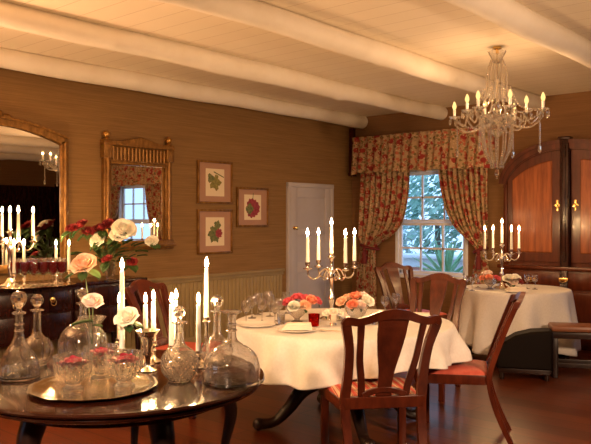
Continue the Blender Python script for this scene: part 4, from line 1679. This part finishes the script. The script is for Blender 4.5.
o = MB().lathe(shell(prof, 0.002, 0.02), 24).build('silver_cup', M['silver'])
o.location = (x, y, Z2)
tag(o, 'small silver cup of white flowers before the middle candelabrum', 'cup')
blooms(333, 4.98, Z2 + 0.085, [(-0.045, 0.0, 0.0, 0.055, 'p_white', 'small white'), (0.0, -0.01, 0.012, 0.06, 'p_white', 'small white'), (0.045, 0.01, 0.002, 0.055, 'p_white', 'small white')], 'the silver cup')
x, y = at(314, 4.95)
o = MB().lathe(shell([(0.03, 0), (0.034, 0.004), (0.04, 0.08), (0.041, 0.085)], 0.004, 0.01), 20, mod=lambda th, zz, i: 1 + 0.02 * math.cos(8 * th)).build('votive_glass', M['redglass'])
o.location = (x, y, Z2)
tag(o, 'red glass votive between the left bowl and silver cup', 'votive')
x, y = at(281, 5.05)
tumbler(x, y, Z2, 'cut tumbler just left of the left flower bowl', None, 0.8)
x, y = at(375, 5.05)
tumbler(x, y, Z2, 'cut tumbler just right of the right flower bowl', None, 0.8)


def plate(px, Z, r, label, zt=Z2, nap=None):
    x, y = at(px, Z)
    o = MB().lathe([(0, 0.0), (r * 0.6, 0.0), (r * 0.68, 0.006), (r, 0.016), (r, 0.019), (r * 0.66, 0.010), (0, 0.006)], 40).build('plate', M['china'])
    o.location = (x, y, zt)
    tag(o, label, 'plate')
    if nap:
        folded(x, y, zt + 0.0165, nap)


def folded(x, y, z, label, w_=0.2, d=0.13, rz=R(40.8)):
    q = MB()
    for i in range(4):
        q.box((0.004 * i, 0.003 * i, 0.005 + 0.009 * i), (w_ - 0.012 * i, d - 0.008 * i, 0.008), 0.003)
    o = q.build('napkin', M['napkin'])
    o.location = (x, y, z)
    o.rotation_euler = (0, 0, rz)
    tag(o, label, 'napkin')


plate(257, 4.95, 0.13, 'china plate at the left end of the middle table')
plate(297, 4.72, 0.13, 'china plate under the napkin, front of the middle table', Z2, 'folded cream napkin on the front plate of the middle table')
x, y = at(414, 5.35)
folded(x, y, Z2, 'folded cream napkin at the right of the middle table', 0.24, 0.16, R(30))
sp = thing('spoon', 'silver spoon by the front napkin on middle table', 'spoon', (*at(326, 4.72), Z2 + 0.004), R(20))
MB().tube([(0, 0, 0.001), (0.05, 0, 0.004), (0.12, 0, 0.002)], 0.0035, 6).build('handle', M['silver'], sp)
MB().ball((-0.02, 0, 0.002), 0.02, (1.3, 0.8, 0.25)).build('spoon_bowl', M['silver'], sp)

# ------------------------------------------------------------------ far table setting
cx3, cy3 = at(502, 7.62)
tops = candelabrum(cx3, cy3, Z2, cam_rot(R(27 - 15)), 'five-branched silver candelabrum on the far table by the cabinet')
for tp, lb in zip(tops, labs):
    candle(*tp, 0.20 if 'tall' not in lb else 0.215, lb.replace('middle', 'far'))
flower_bowl(490, 7.55, 'cut-glass bowl of red roses left of the far candelabrum', None, None, Z2, 0.8)
blooms(490, 7.55, Z2 + 0.09, [(-0.08, 0.0, 0.0, 0.08, 'p_coral', 'coral'), (-0.02, -0.04, 0.01, 0.085, 'p_coral', 'coral'), (0.0, 0.05, 0.05, 0.09, 'p_pink', 'pale pink'), (0.07, -0.02, 0.0, 0.085, 'p_hot', 'deep pink'),
                              (-0.04, 0.04, 0.045, 0.085, 'p_pink', 'pale pink')], 'the bowl left of the far candelabrum')
flower_bowl(512, 7.5, 'cut-glass bowl of white roses right of the far candelabrum', None, None, Z2, 0.8)
blooms(512, 7.5, Z2 + 0.09, [(-0.04, 0.0, 0.03, 0.1, 'p_white', 'creamy white'), (0.04, 0.0, 0.035, 0.095, 'p_white', 'creamy white'), (0.0, -0.05, 0.0, 0.085, 'p_pink', 'pale pink'), (0.075, -0.03, 0.0, 0.07, 'p_dark', 'dark red')], 'the bowl right of the far candelabrum')
g = 'wine glasses at left of the far table'
for px, Z in ((466, 7.6), (472, 7.4), (478, 7.75)):
    x, y = at(px, Z)
    goblet(x, y, Z2, 'stemmed wine glass at left edge of the far table', g, 0.8)
g = 'wine glasses at right of the far table'
for px, Z in ((527, 7.6), (535, 7.55)):
    x, y = at(px, Z)
    goblet(x, y, Z2, 'stemmed wine glass at right of the far table', g, 0.85)
plate(516, 7.2, 0.11, 'china plate at the front of the far table', Z2, 'folded cream napkin on the far table plate')

# ------------------------------------------------------------------ things on the sideboard
cx1, cy1 = at(10, 6.15)
tops = candelabrum(cx1, cy1, SZ, cam_rot(R(20 + 21)), 'silver candelabrum on the sideboard before the large mirror')
for i, tp in enumerate(tops):
    lb = ('rightmost candle of the sideboard candelabrum', 'front left candle of the sideboard candelabrum', 'left candle of sideboard candelabrum, outside the picture edge',
          'second candle from right of the sideboard candelabrum', 'centre candle of the sideboard candelabrum')[i]
    candle(*tp, 0.215 if i < 4 else 0.155, lb)
for px, Z, lab in ((14, 5.95, 'left short candle among the red drinks on sideboard'), (24, 6.0, 'right short candle among the red drinks on sideboard'),
                   (56, 6.35, 'short candle on sideboard at the large mirror frame'), (69, 6.35, 'short candle on sideboard just right of the large mirror')):
    x, y = at(px, Z)
    z0 = candlestick(x, y, SZ, 0.13, 'small silver candlestick holding the ' + lab.replace('candle', 'taper', 1))
    candle(x, y, z0, zat(246, Z) - z0, lab)
x, y = at(40, 6.06)
o = MB()
tm = Matrix.Translation((x, y, SZ + 0.002)) @ Matrix.Rotation(R(90), 4, 'Z') @ Matrix.Diagonal((1.95, 1, 1, 1))
o.lathe([(0, 0), (0.15, 0), (0.165, 0.01), (0.17, 0.012), (0.165, 0.015), (0.15, 0.006), (0, 0.006)], 60, tm)
tag(o.build('drinks_tray', M['silver']), 'oval silver tray of red drinks on the sideboard', 'tray')
g = 'red drinks on the sideboard tray'
proto = None
for px, Z in ((15, 5.98), (24.5, 5.98), (34, 5.98), (43.5, 6.0), (53, 6.02), (62, 6.05), (20, 6.14), (30, 6.14), (39, 6.16), (49, 6.18), (58, 6.2)):
    x, y = at(px, Z)
    if proto is None:
        cp = cr([(0.032, 0), (0.032, 0.004), (0.009, 0.012), (0.006, 0.05), (0.010, 0.085), (0.012, 0.10), (0.032, 0.125), (0.040, 0.17), (0.038, 0.21), (0.034, 0.235)], 3)
        proto = MB().lathe([(0, 0)] + cp + [(max(0.001, r_ - 0.002), z_) for r_, z_ in cp if z_ > 0.105][::-1] + [(0, 0.106)], 20).build('cordial_glass', M['thinglass'])
        proto.location = (x, y, SZ + 0.009)
        tag(proto, 'cut glass of red drink on the sideboard tray', 'glass', g)
        q = MB().lathe([(0, 0.1075)] + [(r_, z_) for r_, z_ in cr([(0.012, 0.109), (0.0285, 0.127), (0.0372, 0.17), (0.0352, 0.21)], 4)] + [(0, 0.21)], 18)
        q.build('red_drink', M['wine'], proto)
    else:
        c = copy_tree(proto)
        c.location = (x, y, SZ + 0.009)
# flower arrangement
fx_, fy_ = at(110, 6.72)
prof = cr([(0.05, 0), (0.052, 0.006), (0.03, 0.02), (0.045, 0.06), (0.055, 0.12), (0.045, 0.16), (0.06, 0.19)], 4)
o = MB().lathe(shell(prof, 0.004, 0.02), 32).build('flower_vase', M['glass'])
o.location = (fx_, fy_, SZ)
tag(o, 'clear glass vase of mixed flowers on right end of sideboard', 'vase')
neck = (fx_, fy_, SZ + 0.1)
rd = random.Random(31)
for px, py, Z, d, pm, cw, nm in ((98, 240, 6.62, 0.12, 'p_white', 'small white carnation left of the vase bouquet', 'carnation'),
                                 (124, 229, 6.62, 0.17, 'p_white', 'large white carnation at top of the vase bouquet', 'carnation'),
                                 (117, 235, 6.58, 0.11, 'p_white', 'white carnation just below the large one in the bouquet', 'carnation'),
                                 (152, 241, 6.8, 0.10, 'p_white', 'white bloom of the bouquet at mirror lower right', 'carnation'),
                                 (72, 228, 6.5, 0.09, 'p_dark', None, 'dahlia'), (80, 225, 6.55, 0.11, 'p_dark', None, 'dahlia'), (88, 231, 6.6, 0.09, 'p_dark', None, 'dahlia'),
                                 (101, 228, 6.68, 0.12, 'p_dark', None, 'dahlia'), (108, 224, 6.72, 0.10, 'p_dark', None, 'dahlia'), (107, 259, 6.55, 0.09, 'p_dark', None, 'dahlia'), (132, 262, 6.6, 0.08, 'p_dark', None, 'dahlia')):
    x, y = at(px, Z)
    z = zat(py, Z)
    lab = cw or 'dark red dahlia in the bouquet on the sideboard'
    lv = [((rd.uniform(-0.02, 0.02), rd.uniform(-0.02, 0.02), -0.03), rdir(rd.uniform(-1, 1), rd.uniform(-1, 0.2), -0.3), rd.uniform(0.08, 0.13)) for _ in range(3)]
    rose(x, y, z, d, pm, lab, None if cw else 'dark red dahlias in the sideboard bouquet', (R(rd.uniform(20, 50)), R(rd.uniform(-20, 20))), neck, lv, None, nm, 1.2)
q = thing('foliage_sprig', 'dark green leafy sprigs in the sideboard bouquet', 'foliage', neck)
mb = MB()
for i in range(46):
    a, el, L = rd.uniform(0, 6.28), R(rd.uniform(25, 80)), rd.uniform(0.1, 0.32)
    d_ = Vector((math.cos(a) * math.cos(el), math.sin(a) * math.cos(el), math.sin(el)))
    p = d_ * L
    if fx_ + p.x < XL + 0.12:
        p.x = XL + 0.12 - fx_
    leaf_into(mb, p, (d_.x + rd.uniform(-0.6, 0.6) if fx_ + p.x > XL + 0.2 else abs(d_.x), d_.y + rd.uniform(-0.6, 0.6), d_.z * 0.6), rd.uniform(0.07, 0.13), 0.28)
mb.build('leaves', M['leaf'], q, angle=180)
mb = MB()
for i in range(9):
    a = i * 0.7
    mb.tube([(0.01 * math.cos(a), 0.01 * math.sin(a), -0.06), (0.05 * math.cos(a), 0.05 * math.sin(a), 0.1), (0.10 * math.cos(a), 0.10 * math.sin(a), 0.22)], 0.002, 5)
mb.build('stems', M['stem'], q)

# ------------------------------------------------------------------ chandelier
hx, hy = at(497, 6.2)
cd = thing('chandelier', 'crystal chandelier with eight candle bulbs hanging from the ceiling', 'chandelier', (hx, hy, H))
MB().lathe([(0, 0), (0.035, 0), (0.04, -0.02), (0.012, -0.03), (0.012, -0.06), (0, -0.06)], 20).build('ceiling_rose', M['brass'], cd)
q = MB().lathe([(0.012, -0.14), (0.03, -0.13), (0.045, -0.10), (0.075, -0.04), (0.078, -0.04), (0.05, -0.10), (0.034, -0.135), (0.014, -0.15), (0.012, -0.14)], 32, mod=lambda th, zz, i: 1 + (0.12 * math.cos(8 * th) if i in (3, 4) else 0))
q.build('glass_crown', M['cutglass'], cd)
MB().lathe([(0, -0.03), (0.008, -0.03), (0.008, -0.25), (0.02, -0.27), (0.025, -0.30), (0.01, -0.33), (0.01, -0.48), (0.03, -0.50), (0.045, -0.54), (0.03, -0.58), (0.012, -0.60), (0.012, -0.68), (0.05, -0.70), (0.06, -0.73), (0.03, -0.78), (0, -0.80)], 16).build('stem', M['cutglass'], cd)
MB().lathe([(0, -0.03), (0.004, -0.03), (0.004, -0.70), (0, -0.70)], 8).build('rod', M['silver'], cd)
MB().lathe([(0.03, -0.66), (0.10, -0.63), (0.135, -0.60), (0.138, -0.605), (0.105, -0.645), (0.04, -0.685), (0.03, -0.66)], 36, mod=lambda th, zz, i: 1 + 0.05 * math.cos(12 * th)).build('glass_dish', M['cutglass'], cd)


def strand(mb, pts, n, r0):
    P = [Vector(p) for p in cr(pts, 8)]
    ln = [0]
    for a, b in zip(P, P[1:]):
        ln.append(ln[-1] + (b - a).length)
    for i in range(n):
        s = ln[-1] * i / max(1, n - 1)
        j = 0
        while j < len(P) - 2 and ln[j + 1] < s:
            j += 1
        f_ = (s - ln[j]) / max(1e-6, ln[j + 1] - ln[j])
        mb.gem(P[j].lerp(P[j + 1], f_), r0)


NA = 8
a0 = R(3)
tips = []
for k_ in range(NA):
    a = a0 + 2 * PI * k_ / NA
    c_, s_ = math.cos(a), math.sin(a)
    RR = 0.40 if k_ % 2 == 0 else 0.27
    dz = 0.0 if k_ % 2 == 0 else 0.02
    q = MB()
    pr = cr([(0.03, -0.66), (0.10 * RR / 0.4, -0.62), (RR * 0.45, -0.655), (RR * 0.72, -0.67), (RR * 0.95, -0.61), (RR, -0.545 + dz)], 7)
    q.tube([(r_ * c_, r_ * s_, zz) for r_, zz in pr], 0.0085, 8)
    arm = q.build('arm', M['bead'], cd)
    arm.location.z = -0.05
    p = (RR * c_, RR * s_, 0)
    tips.append((RR * c_, RR * s_, -0.60 + dz))
    MB().lathe([(0.01, -0.545 + dz), (0.035, -0.535 + dz), (0.05, -0.525 + dz), (0.051, -0.53 + dz), (0.036, -0.542 + dz), (0.01, -0.552 + dz), (0.01, -0.545 + dz)], 20, loc=p).build('drip_pan', M['cutglass'], arm)
    MB().lathe([(0, -0.55 + dz), (0.012, -0.55 + dz), (0.012, -0.465 + dz), (0, -0.465 + dz)], 12, loc=p).build('candle_sleeve', M['wax'], arm)
    MB().lathe([(0, -0.465 + dz), (0.009, -0.463 + dz), (0.017, -0.445 + dz), (0.0185, -0.43 + dz), (0.014, -0.41 + dz), (0.006, -0.393 + dz), (0, -0.385 + dz)], 12, loc=p).build('bulb', M['bulb'], arm)
    for j in range(5):
        b_ = 2 * PI * j / 5 + a
        q = MB().gem((p[0] + 0.048 * math.cos(b_), p[1] + 0.048 * math.sin(b_), -0.575 + dz), 0.011, (0.8, 0.8, 3.0))
        q.build('crystal_drop', M['bead'], arm, smooth=False)
    if k_ % 2 == 0:
        q = MB()
        for j in range(12):
            q.gem((p[0] * 0.93, p[1] * 0.93, -0.64 - 0.017 * j), 0.009)
        q.gem((p[0] * 0.93, p[1] * 0.93, -0.86), 0.02, (0.8, 0.8, 2.0))
        q.build('pendant_strand', M['bead'], arm, smooth=False)
    bl = bpy.data.lights.new('bulb_light', 'POINT')
    bl.energy = BULB_LIGHT
    bl.color = (1.0, 0.58, 0.28)
    bl.shadow_soft_size = 0.008
    bo = bpy.data.objects.new('bulb_light', bl)
    bo.location = (p[0], p[1], -0.48 + dz)
    bo.parent = cd
    COL.objects.link(bo)
for k_ in range(NA):
    a, b = Vector(tips[k_]), Vector(tips[(k_ + 1) % NA])
    m_ = (a + b) / 2
    q = MB()
    strand(q, [tuple(a), (m_.x * 0.9, m_.y * 0.9, m_.z - 0.09), tuple(b)], 18, 0.009)
    q.build('bead_swag', M['bead'], cd, smooth=False)
    q = MB()
    strand(q, [(0.3 * a.x, 0.3 * a.y, -0.36), (a.x * 0.5, a.y * 0.5, -0.53), tuple(a)], 18, 0.009)
    q.build('bead_swag', M['bead'], cd, smooth=False)
for k_ in range(10):
    a = 2 * PI * k_ / 10
    c_, s_ = math.cos(a), math.sin(a)
    q = MB()
    strand(q, [(0.05 * c_, 0.05 * s_, -0.12), (0.085 * c_, 0.085 * s_, -0.22), (0.09 * c_, 0.09 * s_, -0.38), (0.12 * c_, 0.12 * s_, -0.46)], 24, 0.0085)
    q.build('bead_strand', M['bead'], cd, smooth=False)
for k_ in range(12):
    a = 2 * PI * k_ / 12
    c_, s_ = math.cos(a), math.sin(a)
    q = MB()
    strand(q, [(0.135 * c_, 0.135 * s_, -0.61), (0.13 * c_, 0.13 * s_, -0.75), (0.11 * c_, 0.11 * s_, -0.90), (0.055 * c_, 0.055 * s_, -1.02)], 26, 0.0095)
    q.gem((0.055 * c_, 0.055 * s_, -1.045), 0.009, (0.8, 0.8, 1.8))
    q.build('bead_strand', M['bead'], cd, smooth=False)
q = MB()
for j in range(8):
    q.gem((0, 0, -0.82 - 0.03 * j), 0.014)
q.gem((0, 0, -1.09), 0.028, (0.8, 0.8, 1.5))
q.gem((0, 0, -1.14), 0.012)
q.build('bottom_pendant', M['cutglass'], cd, smooth=False)
